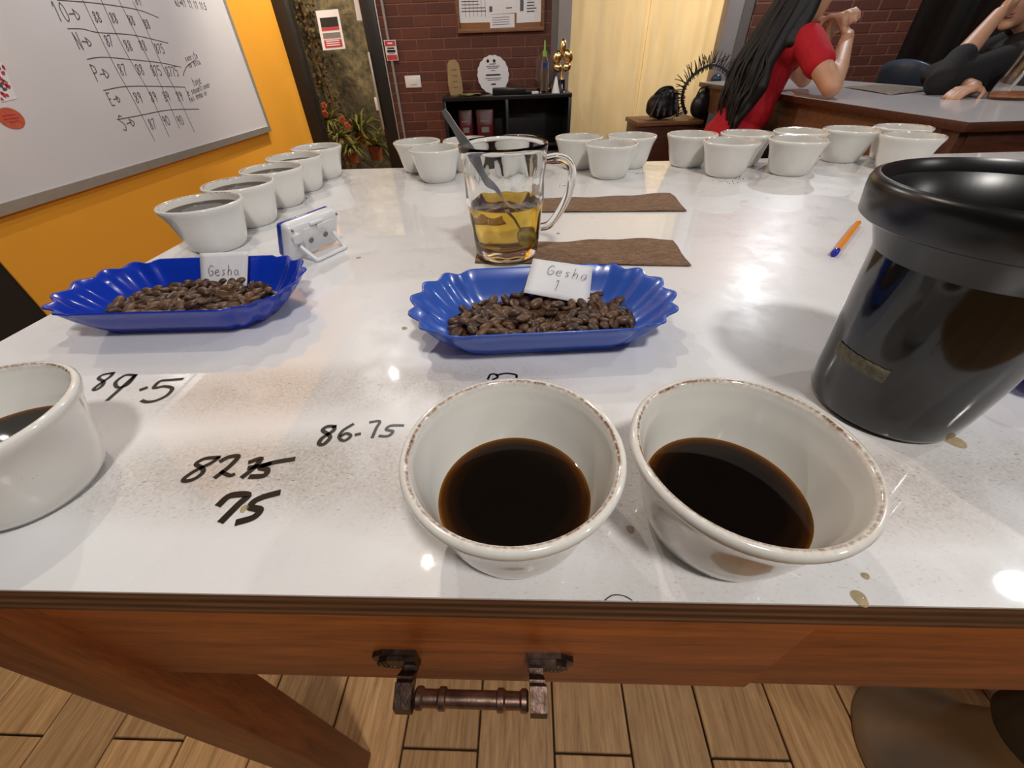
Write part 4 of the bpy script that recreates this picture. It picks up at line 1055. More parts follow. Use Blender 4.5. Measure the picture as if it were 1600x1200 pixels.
def fill(T, N, seed, label, group, skew, keep=150):
    P = settle(N, 0.0735, 0.0300, skew, seed); order = np.argsort(-P[:, 2])
    mt = Matrix.Translation((T[0], T[1], TZ)) @ Matrix.Rotation(T[2], 4, 'Z')
    r = random.Random(seed); bed = MB()
    for rank, i in enumerate(order):
        p = mt @ Vector(P[i]); flip = math.pi if r.random() < 0.45 else 0.0
        eu = Euler((flip+r.uniform(-.55, .55), r.uniform(-.45, .45), r.uniform(0, 6.28)))
        if rank < keep:
            o = bpy.data.objects.new('coffee_bean', r.choice(bean_src)); link(o); o.location = p; o.rotation_euler = eu
            tag(o, label, 'coffee bean', group)
        else:
            me = r.choice(bean_src); mm = Matrix.Translation(p) @ eu.to_matrix().to_4x4()
            bed.add([mm @ vv.co for vv in me.vertices], [tuple(pl_.vertices) for pl_ in me.polygons])
    if bed.v:
        o = bed.build('coffee_bean_bed', M['bean'], smooth=50, recalc=False); tag(o, 'lower layer of roasted beans in the '+group.split(' in the ')[1], 'coffee beans', None, 'stuff')
    return P
BP1 = fill(T1, 300, 3, 'dark roasted coffee bean heaped in the light blue tray', 'beans in the light blue tray', 0)
BP2 = fill(T2, 300, 5, 'dark roasted coffee bean heaped in the royal blue tray', 'beans in the royal blue tray', 0)

# paper tags
def tagpaper(q, label, lines, curl=0.0):
    n_ = (q[1]-q[0]).cross(q[3]-q[0]).normalized()
    if n_.dot(CAM-q[0]) < 0: n_ = -n_
    e = empty('paper_tag', q[3], 0, label, 'paper tag', 'handwritten tags in the trays')
    MB().grid(lambda a, b: bil(q, a, b)+n_*(curl*math.sin(math.pi*a)*math.sin(math.pi*b)), 8, 8).build('sheet', M['paper'], parent=e, world=True, smooth=60, solid=0.0004)
    mb = MB(); u = (q[1]-q[0]).normalized(); v = (q[0]-q[3]).normalized(); W = (q[1]-q[0]).length
    for (txt, a, b, h_) in lines: write(mb, txt, bil(q, a, b)+n_*(0.0009+curl*math.sin(math.pi*a)*math.sin(math.pi*b)), u, v, n_, h_*W, W*0.009, 0.66, 0.0006, 0.1, 0.03)
    mb.build('handwriting', M['ink_pen'], parent=e, world=True, smooth=None)
yb1 = T1[1]+0.0565
q = [ony(833, 404, yb1+0.003), ony(926, 417, yb1), ony(920, 476, 0.322), ony(818, 457, 0.326)]
tagpaper(q, 'white tag reading Gesha 1 across the light blue tray', [('Gesha', .26, .46, .21), ('1', .40, .82, .2)], 0.002)
yb2 = T2[1]+0.0535
q = [ony(312, 396, yb2), ony(388, 393, yb2-0.001), ony(386, 447, yb2-0.018), ony(315, 450, yb2-0.018)]
tagpaper(q, 'white tag reading Gesha standing behind beans in the royal blue tray', [('Gesha', .18, .66, .2)], 0.0015)

# ------------------------------------------------------------------ brown paper strips
def strip(q, label, seed):
    r = random.Random(seed); ph = [r.uniform(0, 6) for _ in range(4)]
    def fn(a, b):
        p = bil(q, a, b); edge = 0.004*math.sin(a*9+ph[0])*(1-b)+0.0025*math.sin(a*23+ph[1])*(1-b)
        zz = 0.0012+0.0022*(0.5+0.5*math.sin(a*13+ph[2]+b*3))*(0.4+0.6*math.sin(b*math.pi))+0.0012*math.sin(a*37+b*7+ph[3])*math.sin(b*math.pi)
        return (p.x, p.y+edge, TZ+max(0.0006, zz))
    o = MB().grid(fn, 60, 10).build('paper_strip', M['kraft'], smooth=70, solid=0.0005); tag(o, label, 'paper strip', 'brown paper strips')
strip([onz(800, 314, TZ), onz(1047, 304, TZ), onz(1073, 331, TZ), onz(790, 333, TZ)], 'brown crinkled paper strip farther from the trays', 2)
strip([onz(748, 381, TZ), onz(1048, 375, TZ), onz(1080, 417, TZ), onz(742, 412, TZ)], 'brown crinkled paper strip under the glass mug', 4)

# ------------------------------------------------------------------ glass mug with tea and spoon
MGX, MGY, MGZ = 0.0, 0.478, TZ+0.0045
mg = empty('glass_mug', (MGX, MGY, MGZ), 0, 'glass mug with handle half full of yellow tea', 'mug')
def sst(a, b, x): t = min(1, max(0, (x-a)/(b-a))); return t*t*(3-2*t)
def facet(r, z, a):
    lo = sst(.006, .014, z)*(1-sst(.052, .062, z)); hi = sst(.066, .074, z)*(1-sst(.088, .098, z))
    c = abs(math.cos(5*a)); c2 = abs(math.sin(5*a))
    return r*(1-0.045*lo*(c**1.5)*0.9-0.035*hi*c2**2)
out = [(0, .0015), (.030, .0015), (.034, 0), (.0365, .002), (.0375, .006), (.0383, .012), (.0395, .02), (.0405, .03), (.0415, .04), (.0425, .05), (.0432, .058), (.0438, .064), (.0438, .068), (.0440, .074), (.0443, .081), (.0447, .088), (.0453, .096), (.0460, .106), (.0467, .113), (.0466, .1155), (.0452, .1165)]
MB().lathe(out, 80, fn=facet)
inn = [(.0438, .1155), (.0430, .110), (.0420, .096), (.0412, .08), (.0404, .064), (.0390, .045), (.0375, .03), (.0355, .018), (.031, .0125), (.02, .0105), (0, .010)]
def both(r, z, a): return facet(r, z, a)
mb = MB(); mb.lathe(out+inn, 80, fn=lambda r, z, a: facet(r, z, a) if r > 0.0452 or (r, z) in outset else r) if False else None
outset = set(out)
mb = MB(); mb.lathe(out+inn, 80, fn=lambda r, z, a: facet(r, z, a) if (r, z) in outset else r)
mb.build('glass_body', M['glass'], parent=mg, smooth=60)
hp = catmull([(.0452, 0, .099), (.057, 0, .1005), (.068, 0, .097), (.0735, 0, .088), (.0735, 0, .074), (.069, 0, .058), (.060, 0, .042), (.0505, 0, .031), (.0400, 0, .0285)], 6)
MB().tube(hp, 0.0046, 14).build('handle', M['glass'], parent=mg, smooth=60)
tz_ = 0.0575; ti = [(r, z) for r, z in inn if z < tz_]
MB().lathe([(0, tz_), (.0385, tz_), (.0400, tz_+.0006)]+[(r+0.0004, z-0.0004) for r, z in ti if r > 0]+[(0, .0096)], 80).build('tea', M['tea'], parent=mg, smooth=60)
def spoon():
    e = empty('teaspoon', (MGX+0.014, MGY, MGZ+0.012), 0, 'steel teaspoon leaning in the glass mug', 'spoon')
    top = Vector((-0.0585, 0.482, 1.050)); bot = Vector((0.016, 0.470, MGZ+0.030)); d = (bot-top)
    nrm = Vector((0, -1, 0.0)); side = d.normalized().cross(nrm).normalized(); nrm = side.cross(d.normalized()).normalized()
    n = 24; v = []
    for k in range(n+1):
        t = k/n; p = top+d*t; wd = 0.0030+0.0028*sst(.1, .34, t)*(1-sst(.36, .5, t))-0.0016*sst(.5, .8, t); th = 0.0011
        if t < .04: wd *= 0.7
        v += [p+side*wd+nrm*th, p-side*wd+nrm*th, p-side*wd-nrm*th, p+side*wd-nrm*th]
    f = [(4*k+i, 4*k+(i+1) % 4, 4*k+4+(i+1) % 4, 4*k+4+i) for k in range(n) for i in range(4)]+[(3, 2, 1, 0), (4*n, 4*n+1, 4*n+2, 4*n+3)]
    MB().add(v, f).build('handle', M['steel'], parent=e, world=True, smooth=40)
    c = bot+d.normalized()*0.0085; dn = d.normalized()
    def fn(a, b):
        an = 2*math.pi*a; r = b; p = c+dn*(0.0125*r*math.cos(an))+side*(0.0105*r*math.sin(an)); return p-nrm*(0.004*(1-r*r))
    MB().grid(fn, 24, 6).build('bowl', M['steel'], parent=e, world=True, smooth=60, solid=0.001)
spoon()

# ------------------------------------------------------------------ black container
PX, PY = 0.250, 0.196
pc = empty('black_container', (PX, PY, TZ), 0, 'tall glossy black plastic container with flared rim on the right', 'container')
MB().lathe([(0, .0), (.036, .0), (.0395, .0015), (.0412, .005), (.0425, .02), (.0475, .095), (.0482, .104), (.0470, .104), (.0462, .095), (.0412, .02), (.039, .006), (0, .005)], 80).build('container_body', M['black_plastic'], parent=pc, smooth=50)
MB().lathe([(.0480, .101), (.0545, .1155), (.0565, .1180), (.0555, .1180), (.0470, .1035)], 80, closed=True).build('flared_collar', M['black_matte'], parent=pc, smooth=40)
MB().lathe([(.0560, .1165), (.0606, .1170), (.0624, .1184), (.0640, .1300), (.0641, .1335), (.0630, .1362), (.0604, .1372), (.0592, .1358), (.0574, .1310), (.0550, .118)], 80, closed=True).build('rim', M['black_matte'], parent=pc, smooth=60)
MB().lathe([(.0590, .1325), (.0520, .115), (.0448, .098), (.0425, .070), (.0398, .03), (.0388, .03), (.0415, .070), (.0438, .098), (.0510, .116), (.0580, .1320)], 80, closed=True).build('inner_lining', M['black_matte'], parent=pc, smooth=60)
# strip of tape around the near left side
mb = MB(); a0, a1 = math.radians(170), math.radians(214)
def tp_fn(a, b):
    an = a0+(a1-a0)*a; z = 0.0385+0.0085*b+0.0002*math.sin(a*40); r = 0.0425+(z-0.02)*0.0667+0.0004
    return (r*math.cos(an), r*math.sin(an), z)
mb.grid(tp_fn, 24, 3); mb.build('tape_strip', M['tape'], parent=pc, smooth=60, solid=0.0004)
for (px_, py_) in ((1455, 300), (1487, 300)):
    pass
hole = MB()
for an in (118, 106):
    r = 0.0545; a = math.radians(an); p = Vector((r*math.cos(a), r*math.sin(a), 0.119)); n_ = Vector((-math.cos(a), -math.sin(a), 0.3)).normalized()
    hole.cyl(p, p+n_*0.0022, 0.0022, 0.0022, 12)
hole.build('rivet', M['black_plastic'], parent=pc, smooth=40)

# ------------------------------------------------------------------ pen
pa = onz(1303, 397, TZ+0.0036); pb = onz(1341, 348, TZ+0.0036); d = (pb-pa).normalized()
pn = empty('ballpoint_pen', (pa+pb)/2-Vector((0, 0, 0.0036)), 0, 'orange ballpoint pen with blue end lying on the table', 'pen')
MB().cyl(pa+d*0.012, pb-d*0.004, 0.0036, 0.0036, 6).build('barrel', M['orange_plastic'], parent=pn, world=True, smooth=20)
MB().tube([pa, pa+d*0.0015, pa+d*0.013], [0.0028, 0.0038, 0.0038], 14).build('end_plug', M['pen_blue'], parent=pn, world=True, smooth=50)
MB().tube([pb-d*0.006, pb-d*0.001, pb], [0.0034, 0.0034, 0.002], 12).build('tip_cap', M['orange_plastic'], parent=pn, world=True, smooth=50)

# ------------------------------------------------------------------ kitchen timer seen from behind
tA = onz(449, 411, TZ)
ax = Vector((0.47, 0.88, 0)).normalized(); bk = Vector((ax.y, -ax.x, 0)); TH = math.radians(24)
up = (Vector((0, 0, 1))*math.cos(TH)+bk*math.sin(TH)).normalized(); nb = ax.cross(up).normalized()
if nb.dot(bk) < 0: nb = -nb
TL, THH, TD = 0.078, 0.049, 0.016
org = tA+ax*TL/2+Vector((0, 0, 0.0))
tm = empty('kitchen_timer', org, 0, 'white and blue kitchen timer seen from behind on its kickstand', 'timer')
R3 = Matrix((ax, nb, up)).transposed()
def T3(a, b, c): return org+ax*a+nb*b+up*c+Vector((0, 0, 0.0028))
def tbox(name, c, d_, mat, bev): MB().box(T3(*c), d_, R3, bev=bev, seg=3).build(name, M[mat], parent=tm, world=True, smooth=40)
tbox('back_shell', (0, 0.0, THH/2), (TL, TD, THH), 'white_plastic', 0.006)
tbox('front_shell', (-0.001, -TD/2-0.0005, THH/2-0.001), (TL-0.001, 0.009, THH-0.004), 'blue_plastic', 0.0055)
tbox('battery_door', (0.004, TD/2+0.0004, 0.026), (0.046, 0.002, 0.032), 'white_plastic', 0.001)
tbox('door_clip', (0.006, TD/2+0.0018, 0.040), (0.012, 0.003, 0.007), 'white_plastic', 0.001)
tbox('hinge', (0.0, TD/2+0.001, 0.046), (0.020, 0.003, 0.004), 'white_plastic', 0.001)
for a_ in (-0.009, 0.014): MB().cyl(T3(a_, TD/2+0.001, 0.024), T3(a_, TD/2+0.0022, 0.024), 0.0036, seg=18).build('magnet', M['grey_hole'], parent=tm, world=True)
for a_, c_z in ((-0.034, 0.045), (0.034, 0.045)): MB().cyl(T3(a_, TD/2-0.002, c_z), T3(a_, TD/2+0.0006, c_z), 0.0014, seg=10).build('screw', M['grey_hole'], parent=tm, world=True)
MB().cyl(T3(-0.030, TD/2-0.003, 0.035), T3(-0.030, TD/2+0.004, 0.035), 0.0065, seg=20).build('pivot_boss', M['white_plastic'], parent=tm, world=True, smooth=40)
hz = T3(0, TD/2, 0.018); ft = hz+bk*0.020; ft.z = TZ+0.0024
hz1 = [T3(-0.026, TD/2+0.001, 0.022), None, None, T3(0.028, TD/2+0.001, 0.022)]
off_ = ft-hz; hz1[1] = T3(-0.022, TD/2, 0.018)+off_; hz1[2] = T3(0.024, TD/2, 0.018)+off_
hz1[1].z = hz1[2].z = TZ+0.0026
MB().tube(catmull([hz1[0], hz1[0]*0.4+hz1[1]*0.6, hz1[1]], 4)+catmull([hz1[1]+ax*0.002, hz1[2]-ax*0.002], 4)+catmull([hz1[2], hz1[3]*0.4+hz1[2]*0.6, hz1[3]], 4), 0.0025, 10).build('kickstand', M['white_plastic'], parent=tm, world=True, smooth=60)

# ------------------------------------------------------------------ drips on the table
for (x, y, r, lab) in [(1492, 690, .0055, 'coffee drip beside the foot of the black container'), (985, 827, .0022, 'tiny coffee drip ring between the two near bowls'), (1343, 935, .0035, 'small drip near the front edge on the right'),
                       (615, 579, .002, 'small drip above the 86.75 score'), (560, 403, .003, 'small drip between the timer and the mug'), (632, 513, .0028, 'small drip left of the light blue tray'), (872, 365, .003, 'drip beside the mug handle'), (382, 795, .0024, 'drip on the large 75 score'),
                       (1513, 650, .002, 'tiny drip right of the black container'), (1352, 900, .0018, 'tiny drip below the right near bowl')]:
    p = onz(x, y, TZ); o = MB().lathe([(0, .0009), (r*.6, .00075), (r*.9, .0003), (r, 0.0), (0, 0.0)], 20, (p.x, p.y, TZ+0.0001), fn=lambda rr, z, a: rr*(1+.08*math.sin(2*a+x)+.06*math.sin(3*a))).build('coffee_drip', M['drop'], smooth=60)
    tag(o, lab, 'drip', 'coffee drips on the table')
# crumbs of ground coffee at the far rim
for k, (x, y) in enumerate([(1150, 279), (1125, 283), (1140, 285), (475, 310), (470, 318), (428, 342), (880, 290), (1000, 270)]):
    p = onz(x, y, TZ); mb = MB()
    for j in range(9): mb.ell((p.x+random.uniform(-.012, .012), p.y+random.uniform(-.01, .01), TZ+.0004), (.0009, .0007, .0005), seg=6, rings=4)
    o = mb.build('coffee_grounds', M['bean'], smooth=60); tag(o, 'scattered coffee grounds on the white table by the far bowls', 'coffee grounds', 'coffee grounds on the table', 'stuff')
# stray hair on the front edge
hr = [onz(945, 938, TZ+.0006), onz(958, 930, TZ+.0008), onz(975, 931, TZ+.0008), onz(988, 938, TZ+.0006)]
o = MB().tube(catmull(hr, 6), 0.00022, 6).build('stray_hair', M['hair'], smooth=60); tag(o, 'dark stray hair curled at the front edge of the table', 'hair')

# ================================================================== SECOND TABLE AND BACKGROUND FURNITURE
A2 = math.radians(-2.0); c2_, s2_ = math.cos(A2), math.sin(A2)
T2O = Vector((1.382, 1.366, 0)); W2, D2 = 0.80, 2.27
t2 = empty('second_table', T2O, A2, 'wooden table with pale top where the two people sit', 'table')
MB().box((W2/2, D2/2, TZ-0.001), (W2, D2, 0.002)).build('table_top', M['laminate2'], parent=t2, smooth=None)
MB().box((W2/2, D2/2, TZ-0.015), (W2-0.001, D2-0.001, 0.0258), bev=0.002).build('top_core', M['wood_dark'], parent=t2, smooth=30)
MB().box((W2/2, 0.030, TZ-0.098), (W2-0.08, 0.02, 0.14), bev=0.002).build('apron', M['wood_dark'], parent=t2, smooth=30)
MB().box((W2/2, D2-0.030, TZ-0.098), (W2-0.08, 0.02, 0.14), bev=0.002).build('apron', M['wood_mid'], parent=t2, smooth=30)  # paler wood than the near apron: curtain light put into the colour
for uu in (0.045, W2-0.045): MB().box((uu, D2/2, TZ-0.098), (0.02, D2-0.12, 0.14), bev=0.002).build('apron', M['wood_mid'], parent=t2, smooth=30)  # side aprons too: lit tan painted in by the paler wood
for uu in (0.05, W2-0.05):
    for vv in (0.06, D2-0.06): MB().box((uu, vv, (TZ-0.028)/2+0.003), (0.07, 0.07, TZ-0.034), bev=0.003).build('leg', M['wood_dark'], parent=t2, smooth=30)
MB().box((W2/2, 0.10, 0.42), (W2-0.10, 0.02, 0.72), bev=0.002).build('end_panel', M['wood_dark'], parent=t2, smooth=30)
MB().box((0.05, 0.60, 0.42), (0.02, 0.95, 0.72), bev=0.002).build('side_panel', M['wood_dark'], parent=t2, smooth=30)

# placemat, hand-outs, carafe, bowl on it
pm_ = [onz(1318, 137, TZ), onz(1380, 133, TZ), onz(1462, 141, TZ), onz(1392, 149, TZ)]
o = MB().grid(lambda a, b: bil(pm_, a, b)+Vector((0, 0, 0.0015+0.003*abs(math.sin(a*7+b*3)))), 20, 10).build('foil_placemat', plain('taupe_print', rgb(146, 134, 118), 0.35, var=0.35, scale=50, bump=0.2), smooth=60, solid=0.001); tag(o, 'crinkled taupe placemat on the second table between the people', 'placemat')
cx_ = onz(1578, 155, TZ)
cf = empty('glass_carafe', cx_, 0, 'clear tapered glass carafe with orange residue on the second table', 'carafe')
MB().lathe([(0, 0), (.066, 0), (.072, .006), (.071, .02), (.060, .08), (.046, .15), (.038, .19), (.042, .21), (.040, .21), (.036, .19), (.044, .15), (.058, .08), (.069, .02), (.066, .008), (0, .006)], 48).build('glass_body', M['glass'], parent=cf, smooth=60)
MB().lathe([(0, .0065), (.060, .0065), (.067, .010), (.066, .015), (0, .013)], 40).build('residue', M['orange_liquid'], parent=cf, smooth=50)
MB().tube([(-.005, .02, .02), (.03, -.01, .27)], 0.006, 8).build('stirring_stick', M['white_plastic'], parent=cf, smooth=50)
p = onz(1116, 126, TZ+0.0); o = MB().lathe([(.038, 0), (.04, .002), (.037, .022), (.025, .040), (0, .048), (0, .045), (.023, .037), (.034, .02), (.036, .002)], 28, (p.x, p.y-0.02, TZ)).build('upturned_bowl', M['chair_blue'], smooth=60); tag(o, 'small dark upturned bowl on the far corner of the second table', 'bowl')

# low brown cabinet by the curtain with bags
bx0, bx1 = ony(997, 190, 3.35).x, 1.44; bz = ony(1040, 190, 3.35).z
lc = empty('low_cabinet', ((bx0+bx1)/2, 3.52, 0), 0, 'low dark brown cabinet carrying black bags under the curtain', 'cabinet')
part_box('top_board', lc, ((bx0+bx1)/2, 3.53, bz-0.0125), (bx1-bx0, 0.36, 0.025), 'wood_mid')
part_box('body', lc, ((bx0+bx1)/2, 3.535, (bz-0.025)/2), (bx1-bx0-0.03, 0.33, bz-0.026), 'wood_dark')
part_box('door', lc, (bx0+0.17, 3.363, bz/2), (0.28, 0.014, bz-0.10), 'wood_dark')
part_box('door', lc, (bx0+0.47, 3.363, bz/2), (0.28, 0.014, bz-0.10), 'wood_dark')
bc = ony(1031, 188, 3.48)
def bagfn(mb):
    b = Vector((bc.x, 3.49, bz))
    mb.ell(b+Vector((0, 0, .085)), (.115, .085, .085)); mb.ell(b+Vector((0.01, 0, .06)), (.125, .09, .055)); mb.ell(b+Vector((0.02, 0, .13)), (.085, .06, .06))
    for k in range(5):
        a = -0.8+0.4*k; capsule(mb, b+Vector((a*.12, -.085, .03)), b+Vector((a*.07+.02, -.05, .16)), .012, .009)
hb_ = empty('handbag', (bc.x, 3.49, bz), 0, 'slouchy black leather bag on the low brown cabinet', 'bag')
fuse('bag_body', bagfn, 0.007, M['leather'], parent=hb_, iters=3)
MB().tube(catmull([(-.07, -.01, .15), (-.03, -.02, .185), (.04, -.02, .19), (.09, 0, .14)], 6), 0.007, 10).build('strap', M['leather'], parent=hb_, smooth=60)
b2 = ony(1086, 185, 3.5)
b2_ = empty('small_bag', (b2.x, 3.47, bz), 0, 'small black bag half hidden by the second table leg', 'bag')
fuse('bag_body', lambda mb: (mb.ell((b2.x, 3.47, bz+.075), (.065, .05, .075)), mb.ell((b2.x+.01, 3.47, bz+.12), (.045, .04, .05))), 0.007, M['leather'], parent=b2_, iters=3)
MB().tube(catmull([(-.04, 0, .12), (-.02, -.01, .18), (.03, -.01, .18), (.05, 0, .12)], 6), 0.006, 8).build('strap', M['leather'], parent=b2_, smooth=60)
# fringed strap arching up
fp = catmull([ony(x, y, 3.44) for x, y in [(1072, 178), (1066, 158), (1070, 135), (1084, 117), (1100, 106), (1114, 101), (1128, 106), (1137, 114)]], 8)
fs = empty('fringed_strap', fp[0], 0, 'black fringed band arching up behind the bags against the curtain', 'band')
MB().tube(fp, [0.011-0.005*k/len(fp) for k in range(len(fp))], 8).build('band', M['leather'], parent=fs, world=True, smooth=60)
mb = MB()
for k in range(1, len(fp)-1):
    t = (fp[k+1]-fp[k-1]).normalized(); nn = Vector((-t.z, 0, t.x))
    for j in range(2):
        L = random.uniform(.06, .095)*(1 if j == 0 else .25); sgn = 1 if j == 0 else -1
        dd = (nn*sgn+t*random.uniform(-.2, .6)+Vector((0, random.uniform(-.5, .5), 0))).normalized()
        mb.tube([fp[k], fp[k]+dd*L*0.6, fp[k]+dd*L+Vector((0, 0, -.006))], [0.0035, 0.003, 0.002], 5)
dd0 = (fp[-1]-fp[-4]).normalized()
for j in range(5):
    d_ = (dd0+Vector((random.uniform(-.4, .4), random.uniform(-.4, .4), random.uniform(-.6, .4)))).normalized(); mb.tube([fp[-1], fp[-1]+d_*0.05], [0.004, 0.002], 5)
fr_ = mb.build('fringe', M['leather'], parent=fs, world=True, smooth=60)

# ------------------------------------------------------------------ chairs
def stool(x, y, seat_z, label, seat_r=0.17, base_mat='black_frame', seat_mat='black_matte'):
    s_ = empty('bar_stool', (x, y, 0.005), 0, label, 'stool')
    MB().lathe([(0, seat_z-.05), (seat_r-.02, seat_z-.05), (seat_r, seat_z-.035), (seat_r, seat_z-.012), (seat_r-.015, seat_z), (0, seat_z-.002)], 40).build('seat', M[seat_mat], parent=s_, smooth=50)
    MB().cyl((0, 0, .05), (0, 0, seat_z-.05), .028, .028, 20).build('post', M[base_mat], parent=s_, smooth=50)
    MB().lathe([(0, 0), (.19, 0), (.195, .006), (.18, .014), (.06, .03), (.032, .06), (0, .06)], 40).build('base', M[base_mat], parent=s_, smooth=50)
    MB().tube([(0.13*math.cos(2*math.pi*k/24), 0.13*math.sin(2*math.pi*k/24), .26) for k in range(25)], .009, 8).build('foot_ring', M[base_mat], parent=s_, smooth=50)
    return s_
stool(1.24, 2.52, 0.62, 'black stool under the person in the red shirt')
# near stool under the table, trumpet shaped
gs = empty('trumpet_stool', (0.80, 0.10, 0.005), 0, 'grey trumpet-shaped steel stool under the right of the near table', 'stool')
MB().lathe([(0, 0), (.138, 0), (.143, .004), (.142, .016), (.130, .034), (.102, .075), (.074, .13), (.054, .19), (.044, .25), (0, .25)], 56).build('flared_base', M['stool_grey'], parent=gs, smooth=50)
MB().lathe([(0, .245), (.060, .245), (.066, .255), (.066, .47), (.10, .485), (.16, .51), (.165, .535), (.15, .555), (0, .555)], 48).build('seat', M['black_matte'], parent=gs, smooth=40)
# slate blue shell chair beyond the second table
ch = empty('shell_chair', (2.70, 3.02, 0.005), math.pi, 'slate blue shell chair standing empty beyond the second table', 'chair')
def shell(a, b):
    an = math.radians(-75+150*a); r = 0.24; z = 0.62+0.34*b*(1-0.35*(2*a-1)**2)
    return (r*math.cos(an+math.pi)*-1*0.9+0.04*b-0.10+0.0, r*math.sin(an), z)
def shell2(a, b):
    an = math.pi*a-math.pi/2; x_ = -0.20+0.0*b; w_ = 0.25
    return (0.10*math.cos(an)+0.12+0.05*b, w_*math.sin(an), 0.60+(0.40*b)*(0.75+0.25*math.cos(an)))
MB().grid(shell2, 24, 10).build('backrest', M['chair_blue'], parent=ch, smooth=60, solid=0.02)
MB().box((-0.02, 0, 0.60), (0.42, 0.44, 0.05), bev=0.02).build('seat', M['chair_blue'], parent=ch, smooth=40)
for sx in (-.17, .15):
    for sy in (-.18, .18): MB().cyl((sx*1.15, sy*1.15, 0.0), (sx, sy, 0.58), .013, .015, 12).build('leg', M['black_frame'], parent=ch, smooth=50)
stool(2.60, 2.42, 0.60, 'black stool under the person in the dark top')

# ================================================================== PEOPLE
def hand(mb, wrist, fdir, palm_n, curl, s=1.0, thumb_side=1):
    """palm + five fingers curled by angle towards palm_n"""
    f = Vector(fdir).normalized(); n = Vector(palm_n); n = (n-f*n.dot(f)).normalized(); sd = f.cross(n).normalized()*thumb_side
    w0 = Vector(wrist)
    for k in range(4):
        o_ = sd*(0.030-0.020*k)*s
        capsule(mb, w0+o_*0.5, w0+f*0.085*s+o_, 0.013*s, 0.0115*s)
        L = (0.042, 0.048, 0.045, 0.036)[k]*s; p = w0+f*0.085*s+o_; dcur = f.copy(); a = 0.0
        for j in range(3):
            a += curl; dv = f*math.cos(a)+n*math.sin(a); q_ = p+dv*(L*(1.0, .62, .5)[j]); capsule(mb, p, q_, (0.0098-0.0008*j)*s, (0.0092-0.0008*j)*s); p = q_
    p = w0+f*0.02*s+sd*0.03*s; d1 = (f*0.6+sd*0.7+n*0.35).normalized(); q_ = p+d1*0.042*s; capsule(mb, p, q_, .0125*s, .0105*s)
    capsule(mb, q_, q_+(f*0.8+n*0.5).normalized()*0.032*s, .0102*s, .0088*s)

def head_pieces(mb, c, fwd, s=1.0):
    c = Vector(c); f = Vector(fwd).normalized(); u_ = Vector((0, 0, 1)); sd = f.cross(u_)
    R = Matrix((f, sd, u_)).transposed()
    mb.ell(c+u_*0.03*s-f*0.012*s, (.098*s, .078*s, .098*s), R, 20, 14)       # skull
    mb.ell(c+f*0.025*s-u_*0.04*s, (.068*s, .062*s, .085*s), R, 18, 12)       # face
    mb.ell(c+f*0.058*s-u_*0.105*s, (.026*s, .030*s, .022*s), R, 12, 8)       # chin
    capsule(mb, c+f*0.088*s+u_*0.012*s, c+f*0.110*s-u_*0.028*s, .009*s, .015*s)  # nose
    for g in (-1, 1):
        mb.ell(c+sd*g*0.078*s-u_*0.012*s-f*0.005*s, (.018*s, .010*s, .030*s), R, 10, 8)   # ears
        mb.ell(c+sd*g*0.03*s+f*0.075*s+u_*0.022*s, (.012*s, .024*s, .008*s), R, 10, 6)   # brow
        mb.ell(c+sd*g*0.040*s+f*0.060*s-u_*0.035*s, (.024*s, .022*s, .026*s), R, 10, 8)  # cheek
def face_parts(parent, c, fwd, s=1.0):
    c = Vector(c); f = Vector(fwd).normalized(); u_ = Vector((0, 0, 1)); sd = f.cross(u_); R = Matrix((f, sd, u_)).transposed()
    for g in (-1, 1):
        MB().ell(c+sd*g*0.032*s+f*0.083*s+u_*0.004*s, (.008*s, .014*s, .007*s), R, 12, 8).build('eye', M['eye'], parent=parent, world=True, smooth=80)
        MB().ell(c+sd*g*0.032*s+f*0.088*s+u_*0.026*s, (.006*s, .020*s, .004*s), R, 12, 6).build('eyebrow', M['hair'], parent=parent, world=True, smooth=80)
    mb = MB(); mb.ell(c+f*0.089*s-u_*0.062*s, (.010*s, .024*s, .006*s), R, 12, 8); mb.ell(c+f*0.087*s-u_*0.073*s, (.010*s, .021*s, .007*s), R, 12, 8)
    mb.build('lips', M['lips'], parent=parent, world=True, smooth=80)

